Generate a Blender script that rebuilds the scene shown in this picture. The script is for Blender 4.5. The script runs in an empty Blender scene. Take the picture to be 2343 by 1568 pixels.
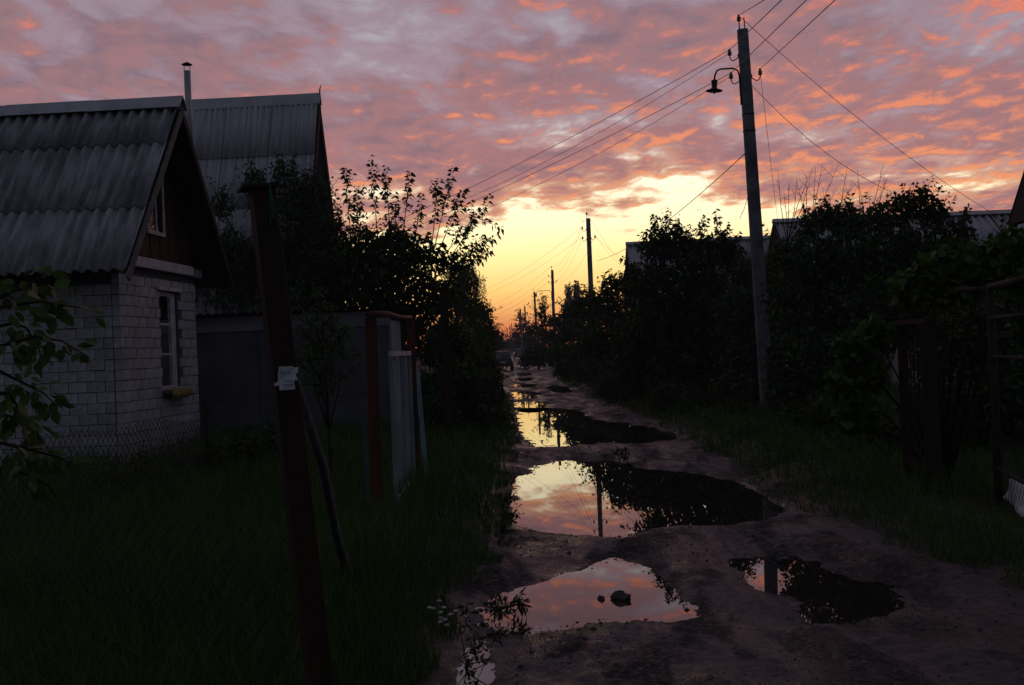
import bpy, math, random
import numpy as np
from mathutils import Vector, Matrix

scene = bpy.context.scene
COL = scene.collection
rad = math.radians

# ------------------------------------------------------------------ camera
CAM_H, FPX, PITCH, ROLL = 1.6, 2600.0, rad(0.33), rad(2.27)      # eye height, focal length (of a 2342 px wide frame)
F_ = Vector((0, math.cos(PITCH), math.sin(PITCH)))
_R0, _U0 = Vector((1, 0, 0)), Vector((0, -math.sin(PITCH), math.cos(PITCH)))
R_ = math.cos(ROLL) * _R0 - math.sin(ROLL) * _U0
U_ = math.sin(ROLL) * _R0 + math.cos(ROLL) * _U0
cam_data = bpy.data.cameras.new('camera')
cam_data.sensor_width = 36.0
cam_data.lens = 36.0 * FPX / 2342.0
cam_data.clip_start, cam_data.clip_end = 0.05, 5000
cam = bpy.data.objects.new('camera', cam_data)
COL.objects.link(cam)
cam.matrix_world = Matrix(((R_.x, U_.x, -F_.x, 0), (R_.y, U_.y, -F_.y, 0), (R_.z, U_.z, -F_.z, CAM_H), (0, 0, 0, 1)))
scene.camera = cam

# ------------------------------------------------------------------ world: dusk sky, broken cloud deck lit from below
SUN_EL, SUN_AZ = 1.2, -0.5            # degrees; azimuth 0 looks along the lane (+Y)
world = bpy.data.worlds.new('World')
scene.world = world
world.use_nodes = True
NT = world.node_tree
NT.nodes.clear()

class NG:
    """tiny helper for building node graphs"""
    def __init__(s, nt): s.nt = nt
    def new(s, t, **kw):
        n = s.nt.nodes.new(t)
        for k, v in kw.items(): setattr(n, k, v)
        return n
    def put(s, sock, v):
        if isinstance(v, bpy.types.NodeSocket): s.nt.links.new(v, sock)
        elif v is not None: sock.default_value = v
    def m(s, op, a, b=None, c=None, clamp=False):
        n = s.new('ShaderNodeMath', operation=op, use_clamp=clamp)
        for i, v in enumerate((a, b, c)):
            if v is not None: s.put(n.inputs[i], v)
        return n.outputs[0]
    def ss(s, v, lo, hi, a=0.0, b=1.0):
        n = s.new('ShaderNodeMapRange', interpolation_type='SMOOTHSTEP')
        for i, q in enumerate((v, lo, hi, a, b)): s.put(n.inputs[i], q)
        return n.outputs[0]
    def lin(s, v, lo, hi, a=0.0, b=1.0):
        n = s.new('ShaderNodeMapRange')
        for i, q in enumerate((v, lo, hi, a, b)): s.put(n.inputs[i], q)
        return n.outputs[0]
    def mix(s, f, a, b, mode='MIX'):
        n = s.new('ShaderNodeMix', data_type='RGBA', blend_type=mode)
        s.put(n.inputs[0], f)
        for i, v in ((6, a), (7, b)):
            s.put(n.inputs[i], (v[0], v[1], v[2], 1) if isinstance(v, tuple) else v)
        return n.outputs[2]
    def noise(s, vec, scale, detail=5, rough=0.55, dist=0.0, lac=2.0):
        n = s.new('ShaderNodeTexNoise')
        n.inputs['Scale'].default_value = scale; n.inputs['Detail'].default_value = detail
        n.inputs['Roughness'].default_value = rough; n.inputs['Distortion'].default_value = dist
        n.inputs['Lacunarity'].default_value = lac
        if vec is not None: s.put(n.inputs['Vector'], vec)
        return n.outputs[0]
    def xyz(s, x, y, z=0.0):
        n = s.new('ShaderNodeCombineXYZ')
        for i, q in enumerate((x, y, z)): s.put(n.inputs[i], q)
        return n.outputs[0]
    def ramp(s, f, stops):
        n = s.new('ShaderNodeValToRGB')
        e = n.color_ramp.elements
        while len(e) < len(stops): e.new(0.5)
        for q, (p, c) in zip(e, stops):
            q.position = p; q.color = (c[0], c[1], c[2], 1)
        s.put(n.inputs[0], f)
        return n.outputs[0]

g = NG(NT)
tc = g.new('ShaderNodeTexCoord')
sep = g.new('ShaderNodeSeparateXYZ'); NT.links.new(tc.outputs['Generated'], sep.inputs[0])
dx, dy, dz = sep.outputs
zc = g.m('ADD', g.m('MAXIMUM', dz, 0.0), 0.09)
px, py = g.m('DIVIDE', dx, zc), g.m('DIVIDE', dy, zc)            # where the view ray meets the cloud layer
pv = g.xyz(px, py)
# clear sky behind: Nishita, low sun
sky = g.new('ShaderNodeTexSky', sky_type='NISHITA')
sky.sun_disc = False
sky.sun_elevation, sky.sun_rotation = rad(SUN_EL), rad(SUN_AZ)
sky.air_density, sky.dust_density, sky.ozone_density = 1.3, 2.0, 1.0
hor = g.m('POWER', g.m('MAXIMUM', g.m('ADD', g.m('MULTIPLY', dy, 0.5), 0.5), 0.0), 2.0)       # 1 towards the sunset, 0 away from it
el = g.m('MULTIPLY', g.m('ARCSINE', g.m('MAXIMUM', dz, 0.0)), 57.2958)
glow = g.ramp(g.lin(el, 0.0, 20.0), [(0.0, (1.2, 0.19, 0.05)), (0.05, (1.2, 0.34, 0.10)), (0.09, (1.35, 0.60, 0.17)), (0.15, (1.4, 0.88, 0.27)),
                                   (0.23, (1.42, 1.12, 0.48)), (0.31, (1.42, 1.23, 0.74)), (0.43, (1.35, 1.22, 0.92)), (0.58, (0.54, 0.51, 0.55)), (1.0, (0.35, 0.345, 0.41))])
back = g.ramp(g.lin(el, 0.0, 60.0), [(0.0, (0.09, 0.094, 0.13)), (0.3, (0.105, 0.118, 0.17)), (1.0, (0.12, 0.155, 0.24))])
nish = g.mix(1.0, sky.outputs[0], (0.02, 0.02, 0.02), 'MULTIPLY')
clear = g.mix(0.12, g.mix(g.ss(hor, 0.35, 0.92), back, glow), nish, 'ADD')
# cloud density, and the same a little towards the sun (for the lit edges)
def dens(vec):
    a = g.noise(vec, 1.9, 5, 0.55, 0.3)
    b = g.noise(vec, 7.6, 6, 0.60, 0.35)
    return g.m('ADD', g.m('MULTIPLY', a, 0.52), g.m('MULTIPLY', b, 0.48))
def shift(vec, v):
    n = g.new('ShaderNodeVectorMath', operation='ADD'); g.put(n.inputs[0], vec); n.inputs[1].default_value = v
    return n.outputs[0]
pv0 = shift(g.xyz(px, g.m('MULTIPLY', py, 0.66)), (3.7, 11.2, 0))
d0, d1 = dens(pv0), dens(shift(pv0, (0.012, 0.05, 0)))
big = g.noise(shift(pv, (7.3, 2.2, 0)), 0.7, 3, 0.5)
big2 = g.noise(shift(pv, (1.3, 8.4, 4)), 2.2, 4, 0.55)
# far edge of the deck
edge = g.m('SUBTRACT', py, g.m('ADD', 4.9, g.m('MULTIPLY', 0.6, g.m('ABSOLUTE', g.m('SUBTRACT', px, 0.45)))))
edge = g.m('ADD', edge, g.m('ADD', g.m('MULTIPLY', g.m('SUBTRACT', big, 0.5), 1.6), g.m('MULTIPLY', g.m('SUBTRACT', big2, 0.5), 1.9)))
thin = g.ss(edge, -1.7, 0.85, 0.0, 0.33)
cov = g.m('SUBTRACT', g.m('ADD', d0, g.m('MULTIPLY', g.m('SUBTRACT', big, 0.5), 0.14)), thin)
alpha = g.ss(cov, 0.285, 0.41)
slope = g.m('SUBTRACT', d0, d1)
sunward = g.ss(py, 2.2, 4.4)
bias = g.m('ADD', g.m('MULTIPLY', sunward, 0.025), g.m('SUBTRACT', g.m('MULTIPLY', g.ss(px, -1.0, 1.3), 0.075), 0.03))
patch = g.m('MULTIPLY', g.m('SUBTRACT', big2, 0.5), 0.24)
litv = g.m('ADD', g.m('ADD', slope, bias), patch)
lit = g.m('MULTIPLY', g.ss(litv, 0.04, 0.165), g.ss(hor, 0.45, 0.85))
body_f = g.mix(g.ss(litv, -0.13, 0.05), (0.225, 0.16, 0.205), (0.35, 0.195, 0.215))
body_f = g.mix(g.ss(d0, 0.40, 0.52), (0.36, 0.27, 0.33), body_f)
body_f = g.mix(g.m('MULTIPLY', sunward, 0.7), body_f, g.mix(1.0, body_f, (1.45, 1.15, 1.0), 'MULTIPLY'))
body_b = g.mix(g.ss(d0, 0.40, 0.56), (0.118, 0.126, 0.168), (0.074, 0.081, 0.114))
body = g.mix(g.ss(hor, 0.30, 0.95), body_b, body_f)
lit_col = g.mix(sunward, (0.76, 0.235, 0.165), (0.96, 0.34, 0.165))
cloud = g.mix(lit, body, lit_col)
rim = g.m('MULTIPLY', g.ss(cov, 0.50, 0.38), g.m('MULTIPLY', g.ss(py, 3.2, 4.6), g.ss(hor, 0.5, 0.9)))
cloud = g.mix(g.m('MULTIPLY', rim, 0.6), cloud, (1.0, 0.50, 0.24))
skycol = g.mix(alpha, clear, cloud)
bg = g.new('ShaderNodeBackground'); NT.links.new(skycol, bg.inputs[0]); bg.inputs[1].default_value = 1.0
wo = g.new('ShaderNodeOutputWorld'); NT.links.new(bg.outputs[0], wo.inputs[0])
world.cycles.sampling_method = 'MANUAL'; world.cycles.sample_map_resolution = 1024

# ------------------------------------------------------------------ sun, already at the horizon behind the cloud edge
sun_data = bpy.data.lights.new('sun', 'SUN')
sun_data.energy, sun_data.angle, sun_data.color = 0.004, rad(12.0), (1.0, 0.48, 0.22)
sun = bpy.data.objects.new('sun', sun_data); COL.objects.link(sun)
_a, _e = rad(SUN_AZ), rad(SUN_EL)
sun.rotation_euler = Vector((math.sin(_a) * math.cos(_e), math.cos(_a) * math.cos(_e), math.sin(_e))).to_track_quat('Z', 'Y').to_euler()
sun.location = (0, 60, 20)

vs = scene.view_settings
vs.view_transform, vs.look, vs.exposure, vs.gamma, vs.use_curve_mapping = 'Standard', 'None', 0.0, 1.0, False
scene.display_settings.display_device = 'sRGB'
scene.cycles.use_denoising = True
scene.cycles.max_bounces = 5
scene.cycles.diffuse_bounces = 2
scene.cycles.glossy_bounces = 3
scene.cycles.transparent_max_bounces = 6
scene.cycles.caustics_reflective = False
scene.cycles.caustics_refractive = False

# ------------------------------------------------------------------ projecting the photograph's points into the place
def W(x, y, D):
    """point at distance D down the lane seen at (x, y) of the 2342 px wide photograph"""
    r = F_ + R_ * ((x - 1171) / FPX) - U_ * ((y - 784) / FPX)
    r = r * (D / r.y)
    return Vector((r.x, r.y, r.z + CAM_H))
def G(x, y, z=0.0):
    r = F_ + R_ * ((x - 1171) / FPX) - U_ * ((y - 784) / FPX)
    r = r * ((z - CAM_H) / r.z)
    return Vector((r.x, r.y, z))

# ------------------------------------------------------------------ helpers
RNG = np.random.default_rng(7)
random.seed(7)

class MB:
    """collects shapes; build() links them as one mesh object"""
    def __init__(s): s.v, s.f = [], []
    def add(s, vs_, fs):
        o = len(s.v); s.v.extend([tuple(q) for q in vs_]); s.f.extend([tuple(i + o for i in f) for f in fs]); return s
    def hexa(s, p):                       # 8 points: bottom ring 0-3, top ring 4-7
        return s.add(p, [(3, 2, 1, 0), (4, 5, 6, 7), (0, 1, 5, 4), (1, 2, 6, 5), (2, 3, 7, 6), (3, 0, 4, 7)])
    def box(s, c, size, ax=None):
        c = Vector(c); x, y, z = ax if ax else (Vector((1, 0, 0)), Vector((0, 1, 0)), Vector((0, 0, 1)))
        hx, hy, hz = [q / 2 for q in size]
        return s.hexa([c + x * a * hx + y * b * hy + z * k * hz for k in (-1, 1) for a, b in ((-1, -1), (1, -1), (1, 1), (-1, 1))])
    def tube(s, path, r, n=8, caps=True, phase=0.0):
        path = [Vector(p) for p in path]; k = len(path)
        rs = r if isinstance(r, (list, tuple)) else [r] * k
        o = len(s.v); up = None
        for i, p in enumerate(path):
            t = (path[min(i + 1, k - 1)] - path[max(i - 1, 0)]).normalized()
            if up is None: up = Vector((0, 0, 1)) if abs(t.z) < 0.9 else Vector((0, 1, 0))
            a = t.cross(up).normalized(); b = a.cross(t).normalized(); up = b
            for j in range(n):
                w = 2 * math.pi * j / n + phase
                s.v.append(tuple(p + (a * math.cos(w) + b * math.sin(w)) * rs[i]))
        for i in range(k - 1):
            for j in range(n):
                s.f.append((o + i * n + j, o + i * n + (j + 1) % n, o + (i + 1) * n + (j + 1) % n, o + (i + 1) * n + j))
        if caps:
            s.f.append(tuple(o + j for j in reversed(range(n)))); s.f.append(tuple(o + (k - 1) * n + j for j in range(n)))
        return s
    def lathe(s, base, prof, n=14, axis=None):
        base = Vector(base); o = len(s.v); k = len(prof)
        az = (axis or Vector((0, 0, 1))).normalized()
        ax = az.cross(Vector((0.3, 1, 0.1))).normalized(); ay = az.cross(ax)
        for r, z in prof:
            for j in range(n):
                w = 2 * math.pi * j / n
                s.v.append(tuple(base + (ax * math.cos(w) + ay * math.sin(w)) * r + az * z))
        for i in range(k - 1):
            for j in range(n):
                s.f.append((o + i * n + j, o + i * n + (j + 1) % n, o + (i + 1) * n + (j + 1) % n, o + (i + 1) * n + j))
        s.f.append(tuple(o + j for j in reversed(range(n)))); s.f.append(tuple(o + (k - 1) * n + j for j in range(n)))
        return s
    def build(s, name, mat, parent=None, origin=None, smooth=False, bevel=0.0):
        me = bpy.data.meshes.new(name)
        o3 = Vector(origin) if origin is not None else Vector((0, 0, 0))
        me.from_pydata([tuple(Vector(v) - o3) for v in s.v] if origin is not None else s.v, [], s.f)
        return link_mesh(name, me, mat, parent, o3, smooth, bevel)

def link_mesh(name, me, mat, parent=None, loc=None, smooth=False, bevel=0.0):
    o = bpy.data.objects.new(name, me)
    COL.objects.link(o)
    if mat: me.materials.append(mat)
    if smooth: me.polygons.foreach_set('use_smooth', [True] * len(me.polygons))
    if loc is not None: o.location = loc
    if parent: attach(o, parent)
    if bevel:
        b = o.modifiers.new('bevel', 'BEVEL'); b.width = bevel; b.segments = 2; b.limit_method = 'ANGLE'
    return o
WPOS = {}
def attach(o, parent):
    """parent without moving: things keep only a translation"""
    o.parent = parent
    o.matrix_parent_inverse = Matrix.Translation(-WPOS.get(parent.name, Vector((0, 0, 0))))
def thing(name, loc, label, cat, group=None):
    o = bpy.data.objects.new(name, None); COL.objects.link(o)
    o.location = loc; o.empty_display_size = 0.2
    WPOS[o.name] = Vector(loc)
    return tag(o, label, cat, group)
def tag(o, label, cat, group=None, kind=None):
    if label: o['label'] = label
    if cat: o['category'] = cat
    if group: o['group'] = group
    if kind: o['kind'] = kind
    return o
def np_mesh(name, V, Fc):
    """V (n,3), Fc (m,k) all faces with k corners"""
    me = bpy.data.meshes.new(name)
    V = np.ascontiguousarray(V, dtype=np.float32); Fc = np.ascontiguousarray(Fc, dtype=np.int32)
    k = Fc.shape[1]
    me.vertices.add(len(V)); me.vertices.foreach_set('co', V.ravel())
    me.loops.add(Fc.size); me.loops.foreach_set('vertex_index', Fc.ravel())
    me.polygons.add(len(Fc)); me.polygons.foreach_set('loop_start', np.arange(0, Fc.size, k, dtype=np.int32))
    me.polygons.foreach_set('loop_total', np.full(len(Fc), k, dtype=np.int32))
    me.update(calc_edges=True); me.validate()
    return me

# value noise for terrain
_T = np.random.default_rng(3).random((256, 256))
def vn(x, y):
    xi, yi = np.floor(x).astype(int), np.floor(y).astype(int)
    fx, fy = x - xi, y - yi
    fx, fy = fx * fx * (3 - 2 * fx), fy * fy * (3 - 2 * fy)
    a, b = _T[xi % 256, yi % 256], _T[(xi + 1) % 256, yi % 256]
    c, d = _T[xi % 256, (yi + 1) % 256], _T[(xi + 1) % 256, (yi + 1) % 256]
    return (a * (1 - fx) + b * fx) * (1 - fy) + (c * (1 - fx) + d * fx) * fy - 0.5
def fbm(x, y, f, o=4, r=0.5):
    s, a = 0, 1.0
    for i in range(o):
        s = s + a * vn(x * f + 17.3 * i, y * f - 9.1 * i); a *= r; f *= 2.03
    return s
def sstep(x, a, b):
    t = np.clip((x - a) / (b - a), 0, 1); return t * t * (3 - 2 * t)

# ------------------------------------------------------------------ materials
def material(name, c1, c2, scale=6.0, rough=(0.6, 0.8), bump=0.0, bscale=None, spec=0.3, metal=0.0, stretch=(1, 1, 1), lo=0.35, hi=0.65, extra=None, detail=6, vary=0.0):
    m = bpy.data.materials.new(name); m.use_nodes = True
    nt = m.node_tree; q = NG(nt)
    bs = nt.nodes['Principled BSDF']
    t = q.new('ShaderNodeTexCoord')
    mp = q.new('ShaderNodeMapping'); mp.inputs['Scale'].default_value = stretch
    nt.links.new(t.outputs['Object'], mp.inputs[0])
    n = q.noise(mp.outputs[0], scale, detail, 0.6)
    f = q.ss(n, lo, hi)
    col = q.mix(f, c1, c2)
    if extra:
        ec, es, elo, ehi = extra
        col = q.mix(q.ss(q.noise(mp.outputs[0], es, 5, 0.65), elo, ehi), col, ec)
    if vary:
        oi = q.new('ShaderNodeObjectInfo'); ge = q.new('ShaderNodeNewGeometry')
        k = q.lin(oi.outputs['Random'], 0, 1, 1 - vary, 1 + vary * .5)
        k = q.m('MULTIPLY', k, q.lin(q.noise(ge.outputs['Position'], 1.1, 6, 0.65), .3, .7, .72, 1.12))
        col = q.mix(1.0, col, q.xyz(k, k, k), 'MULTIPLY')
    nt.links.new(col, bs.inputs['Base Color'])
    nt.links.new(q.lin(f, 0, 1, rough[0], rough[1]), bs.inputs['Roughness'])
    bs.inputs['Specular IOR Level'].default_value = spec
    bs.inputs['Metallic'].default_value = metal
    if bump:
        b = q.new('ShaderNodeBump'); b.inputs['Strength'].default_value = 1.0; b.inputs['Distance'].default_value = bump
        nt.links.new(q.noise(mp.outputs[0], bscale or scale * 3, 5, 0.6), b.inputs['Height'])
        nt.links.new(b.outputs[0], bs.inputs['Normal'])
    return m
def leaf_material(name, c1, c2, trans=0.25, scale=1.2):
    m = bpy.data.materials.new(name); m.use_nodes = True
    nt = m.node_tree; q = NG(nt); bs = nt.nodes['Principled BSDF']
    t = q.new('ShaderNodeTexCoord')
    gi = q.new('ShaderNodeNewGeometry')
    f = q.m('ADD', q.m('MULTIPLY', q.noise(t.outputs['Object'], scale, 3, 0.6), 0.6), q.m('MULTIPLY', gi.outputs['Random Per Island'], 0.4))
    col = q.mix(q.ss(f, 0.3, 0.75), c1, c2)
    nt.links.new(col, bs.inputs['Base Color'])
    bs.inputs['Roughness'].default_value = 0.55; bs.inputs['Specular IOR Level'].default_value = 0.25
    tr = q.new('ShaderNodeBsdfTranslucent'); nt.links.new(col, tr.inputs[0])
    ms = q.new('ShaderNodeMixShader'); ms.inputs[0].default_value = trans
    nt.links.new(bs.outputs[0], ms.inputs[1]); nt.links.new(tr.outputs[0], ms.inputs[2])
    nt.links.new(ms.outputs[0], nt.nodes['Material Output'].inputs[0])
    return m

M = {}
M['soil'] = material('dark_soil', (0.012, 0.011, 0.008), (0.03, 0.026, 0.017), 3.0, (0.85, 0.95), 0.02, 25, 0.1)
M['brick'] = material('white_silicate_brick', (0.36, 0.36, 0.365), (0.49, 0.49, 0.495), 7.0, (0.75, 0.9), 0.0015, 60, 0.2, extra=((0.22, 0.21, 0.2), 2.3, 0.55, 0.75), vary=.16)
M['mortar'] = material('grey_mortar', (0.06, 0.058, 0.055), (0.12, 0.115, 0.11), 30, (0.9, 0.95), 0.003, 90, 0.1)
M['slate'] = material('weathered_shade_striped_asbestos', (0.16, 0.165, 0.175), (0.40, 0.405, 0.415), 11, (0.7, 0.9), 0.002, 40, 0.25, stretch=(1, .12, 0.12), lo=.30, hi=.72, extra=((0.10, 0.105, 0.10), 2.5, 0.52, 0.75), vary=.12)  # lengthwise colour streaks: weather stains, also painting in the side-lit stripes of the waves
M['slate2'] = material('pale_corrugated_sheet', (0.27, 0.275, 0.29), (0.42, 0.425, 0.44), 7.0, (0.6, 0.8), 0.001, 40, 0.3, stretch=(1.5, .15, 0.06), extra=((0.16, 0.16, 0.165), 1.1, 0.55, 0.8))
M['zinc'] = material('galvanised_sheet', (0.30, 0.31, 0.33), (0.42, 0.43, 0.45), 2.5, (0.35, 0.55), 0.0, None, 0.5, metal=0.35)
M['darkwood'] = material('dark_weathered_board', (0.022, 0.018, 0.015), (0.05, 0.042, 0.035), 8, (0.8, 0.95), 0.002, 60, 0.15, stretch=(1, 1, 0.2))
M['brownboard'] = material('red_brown_board', (0.042, 0.016, 0.010), (0.078, 0.027, 0.014), 5, (0.6, 0.8), 0.001, 50, 0.25, stretch=(1, 1, 0.2))
M['whitepaint'] = material('old_white_paint', (0.42, 0.41, 0.39), (0.62, 0.61, 0.58), 6, (0.5, 0.75), 0.001, 60, 0.3, extra=((0.2, 0.18, 0.15), 5, 0.6, 0.75))
M['greyrender'] = material('grey_sheet_wall', (0.085, 0.088, 0.096), (0.125, 0.128, 0.136), 1.6, (0.8, 0.9), 0.001, 40, 0.15)
M['greyfascia'] = material('grey_fascia_board', (0.16, 0.165, 0.175), (0.23, 0.235, 0.245), 2.5, (0.75, 0.9), 0.001, 40, 0.2, stretch=(0.3, 1, 1))
M['bluepaint'] = material('faded_pale_blue_paint', (0.15, 0.20, 0.22), (0.25, 0.31, 0.33), 7, (0.6, 0.85), 0.0015, 50, 0.25, stretch=(1, 1, 0.25), extra=((0.12, 0.10, 0.085), 6, 0.55, 0.7))
M['paleblue'] = material('pale_blue_boards', (0.26, 0.33, 0.36), (0.40, 0.48, 0.50), 7, (0.6, 0.85), 0.0015, 50, 0.25, stretch=(1, 1, 0.25), extra=((0.16, 0.15, 0.14), 6, 0.58, 0.72))
M['rust'] = material('rusty_steel', (0.020, 0.011, 0.008), (0.046, 0.018, 0.011), 9, (0.65, 0.9), 0.0015, 80, 0.25, stretch=(1, 1, 0.4), extra=((0.025, 0.016, 0.014), 4, 0.5, 0.7))
M['rustred'] = material('red_primed_rusty_steel', (0.050, 0.017, 0.010), (0.10, 0.030, 0.016), 7, (0.6, 0.85), 0.001, 80, 0.3, stretch=(1, 1, 0.4), extra=((0.04, 0.02, 0.016), 5, 0.52, 0.68))
M['greywood'] = material('grey_weathered_pole', (0.10, 0.095, 0.095), (0.20, 0.19, 0.19), 10, (0.8, 0.95), 0.003, 40, 0.15, stretch=(3, 3, 0.5))
M['concrete'] = material('weathered_concrete', (0.13, 0.135, 0.145), (0.21, 0.215, 0.225), 5, (0.8, 0.9), 0.003, 50, 0.2, extra=((0.08, 0.08, 0.085), 1.2, 0.5, 0.7))
M['black'] = material('black_painted_iron', (0.012, 0.012, 0.013), (0.03, 0.028, 0.027), 10, (0.5, 0.7), 0, None, 0.4)
M['wire'] = material('oxidised_wire', (0.05, 0.05, 0.052), (0.08, 0.078, 0.078), 4, (0.5, 0.7), 0, None, 0.4)
M['fencewire'] = material('dull_fence_wire', (0.02, 0.02, 0.021), (0.05, 0.045, 0.042), 4, (0.6, 0.8), 0, None, 0.3)
M['bark'] = material('dark_bark', (0.018, 0.014, 0.011), (0.045, 0.036, 0.028), 9, (0.85, 0.95), 0.004, 40, 0.1, stretch=(2, 2, 0.5))
M['leaf_dark'] = leaf_material('dark_green_leaf', (0.022, 0.046, 0.011), (0.058, 0.105, 0.022))
M['leaf_apple'] = leaf_material('apple_leaf', (0.035, 0.075, 0.014), (0.085, 0.15, 0.028), 0.3, 3.0)
M['leaf_vine'] = leaf_material('vine_leaf', (0.035, 0.080, 0.012), (0.085, 0.15, 0.022), 0.3, 3.0)
M['leaf_lilac'] = leaf_material('grey_green_leaf', (0.030, 0.060, 0.019), (0.072, 0.120, 0.034))
M['grass'] = leaf_material('grass_blade', (0.028, 0.070, 0.011), (0.080, 0.15, 0.024), 0.2, 0.8)
M['drygrass'] = leaf_material('dry_stalk', (0.06, 0.055, 0.03), (0.11, 0.10, 0.055), 0.1, 2.0)
M['petal'] = material('white_petal', (0.28, 0.28, 0.29), (0.42, 0.42, 0.43), 5, (0.6, 0.7))
M['stone'] = material('dark_stone', (0.03, 0.027, 0.026), (0.07, 0.062, 0.058), 12, (0.5, 0.8), 0.004, 40, 0.3)
M['paper'] = material('creased_white_paper', (0.50, 0.51, 0.53), (0.62, 0.63, 0.65), 12, (0.8, 0.9), 0.002, 25, 0.1)
M['ink'] = material('dark_ink', (0.02, 0.025, 0.05), (0.035, 0.04, 0.07), 10, (0.8, 0.9))
M['green_cord'] = material('green_cord', (0.02, 0.10, 0.06), (0.03, 0.14, 0.09), 10, (0.7, 0.9))
M['yellowcloth'] = material('faded_yellow_cloth', (0.20, 0.14, 0.035), (0.31, 0.225, 0.06), 9, (0.85, 0.95), 0.003, 30, 0.1)
M['curtain'] = material('pale_curtain', (0.34, 0.34, 0.35), (0.48, 0.48, 0.49), 8, (0.85, 0.95), stretch=(4, 4, 0.3))
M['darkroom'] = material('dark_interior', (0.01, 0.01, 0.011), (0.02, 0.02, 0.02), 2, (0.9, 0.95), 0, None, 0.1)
M['film'] = material('white_plastic_sheet', (0.55, 0.57, 0.62), (0.7, 0.72, 0.76), 3, (0.35, 0.5), 0.01, 8, 0.4)
M['insul'] = material('green_glass_insulator', (0.05, 0.09, 0.09), (0.09, 0.14, 0.14), 5, (0.1, 0.2), 0, None, 0.6)
M['tyre'] = material('tyre_rubber', (0.012, 0.012, 0.012), (0.02, 0.02, 0.02), 10, (0.85, 0.95), 0, None, 0.2)
M['carglass'] = material('dark_car_glass', (0.012, 0.014, 0.016), (0.016, 0.018, 0.02), 2, (0.03, 0.06), 0, None, 0.8)
M['tail'] = material('red_lamp_lens', (0.16, 0.008, 0.006), (0.2, 0.012, 0.01), 5, (0.15, 0.25), 0, None, 0.6)
M['gable_light'] = material('pale_gable_wall', (0.30, 0.27, 0.24), (0.40, 0.36, 0.32), 3, (0.85, 0.95))
def glass_pane():
    m = bpy.data.materials.new('window_glass'); m.use_nodes = True
    nt = m.node_tree; q = NG(nt)
    gl = q.new('ShaderNodeBsdfGlossy'); gl.inputs['Roughness'].default_value = 0.03; gl.inputs['Color'].default_value = (0.9, 0.9, 0.9, 1)
    tr = q.new('ShaderNodeBsdfTransparent')
    fr = q.new('ShaderNodeFresnel'); fr.inputs[0].default_value = 1.5
    ms = q.new('ShaderNodeMixShader'); nt.links.new(fr.outputs[0], ms.inputs[0])
    nt.links.new(tr.outputs[0], ms.inputs[1]); nt.links.new(gl.outputs[0], ms.inputs[2])
    nt.links.new(ms.outputs[0], nt.nodes['Material Output'].inputs[0])
    return m
M['glass'] = glass_pane()

def mud_material():
    m = bpy.data.materials.new('wet_mud'); m.use_nodes = True
    nt = m.node_tree; q = NG(nt); bs = nt.nodes['Principled BSDF']
    t = q.new('ShaderNodeTexCoord'); ob = t.outputs['Object']
    mp = q.new('ShaderNodeMapping'); mp.inputs['Scale'].default_value = (1, 0.38, 1); mp.inputs['Rotation'].default_value = (0, 0, 0.25); nt.links.new(ob, mp.inputs[0])
    wet = q.ss(q.noise(mp.outputs[0], 1.7, 7, 0.68, 0.5), 0.42, 0.60)
    fine = q.noise(ob, 22, 6, 0.65)
    col = q.mix(q.ss(fine, 0.38, 0.62), (0.009, 0.0115, 0.019), (0.047, 0.055, 0.078))
    col = q.mix(wet, col, q.mix(1.0, col, (0.55, 0.54, 0.56), 'MULTIPLY'))
    trash = q.m('MULTIPLY', q.ss(q.noise(mp.outputs[0], 2.2, 5, 0.62, 0.3), 0.46, 0.58), q.ss(q.noise(ob, 26, 6, 0.72), 0.40, 0.52))
    crumbs = q.m('MAXIMUM', q.ss(q.noise(ob, 48, 3, 0.6), 0.60, 0.68), trash)
    col = q.mix(q.m('MULTIPLY', crumbs, 0.85), col, (0.010, 0.009, 0.008))
    nt.links.new(col, bs.inputs['Base Color'])
    r = q.m('ADD', q.m('ADD', q.lin(wet, 0, 1, 0.52, 0.15), q.m('MULTIPLY', fine, 0.18)), q.m('MULTIPLY', crumbs, 0.4))
    nt.links.new(r, bs.inputs['Roughness'])
    bs.inputs['Specular IOR Level'].default_value = 0.45
    b = q.new('ShaderNodeBump'); b.inputs['Distance'].default_value = 0.04
    h = q.m('ADD', q.m('ADD', q.noise(ob, 9, 8, 0.70), q.m('MULTIPLY', q.noise(ob, 60, 4, 0.6), 0.25)), q.m('MULTIPLY', crumbs, 0.25))
    nt.links.new(h, b.inputs['Height']); nt.links.new(b.outputs[0], bs.inputs['Normal'])
    return m
M['mud'] = mud_material()
def water_material():
    m = bpy.data.materials.new('puddle_water'); m.use_nodes = True
    nt = m.node_tree; q = NG(nt); bs = nt.nodes['Principled BSDF']
    t = q.new('ShaderNodeTexCoord')
    bs.inputs['Base Color'].default_value = (0.024, 0.020, 0.019, 1)
    bs.inputs['Roughness'].default_value = 0.0
    bs.inputs['IOR'].default_value = 1.42
    bs.inputs['Specular IOR Level'].default_value = 0.5
    b = q.new('ShaderNodeBump'); b.inputs['Distance'].default_value = 0.00008
    nt.links.new(q.noise(t.outputs['Object'], 5, 2, 0.5), b.inputs['Height']); nt.links.new(b.outputs[0], bs.inputs['Normal'])
    return m
M['water'] = water_material()

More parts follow.
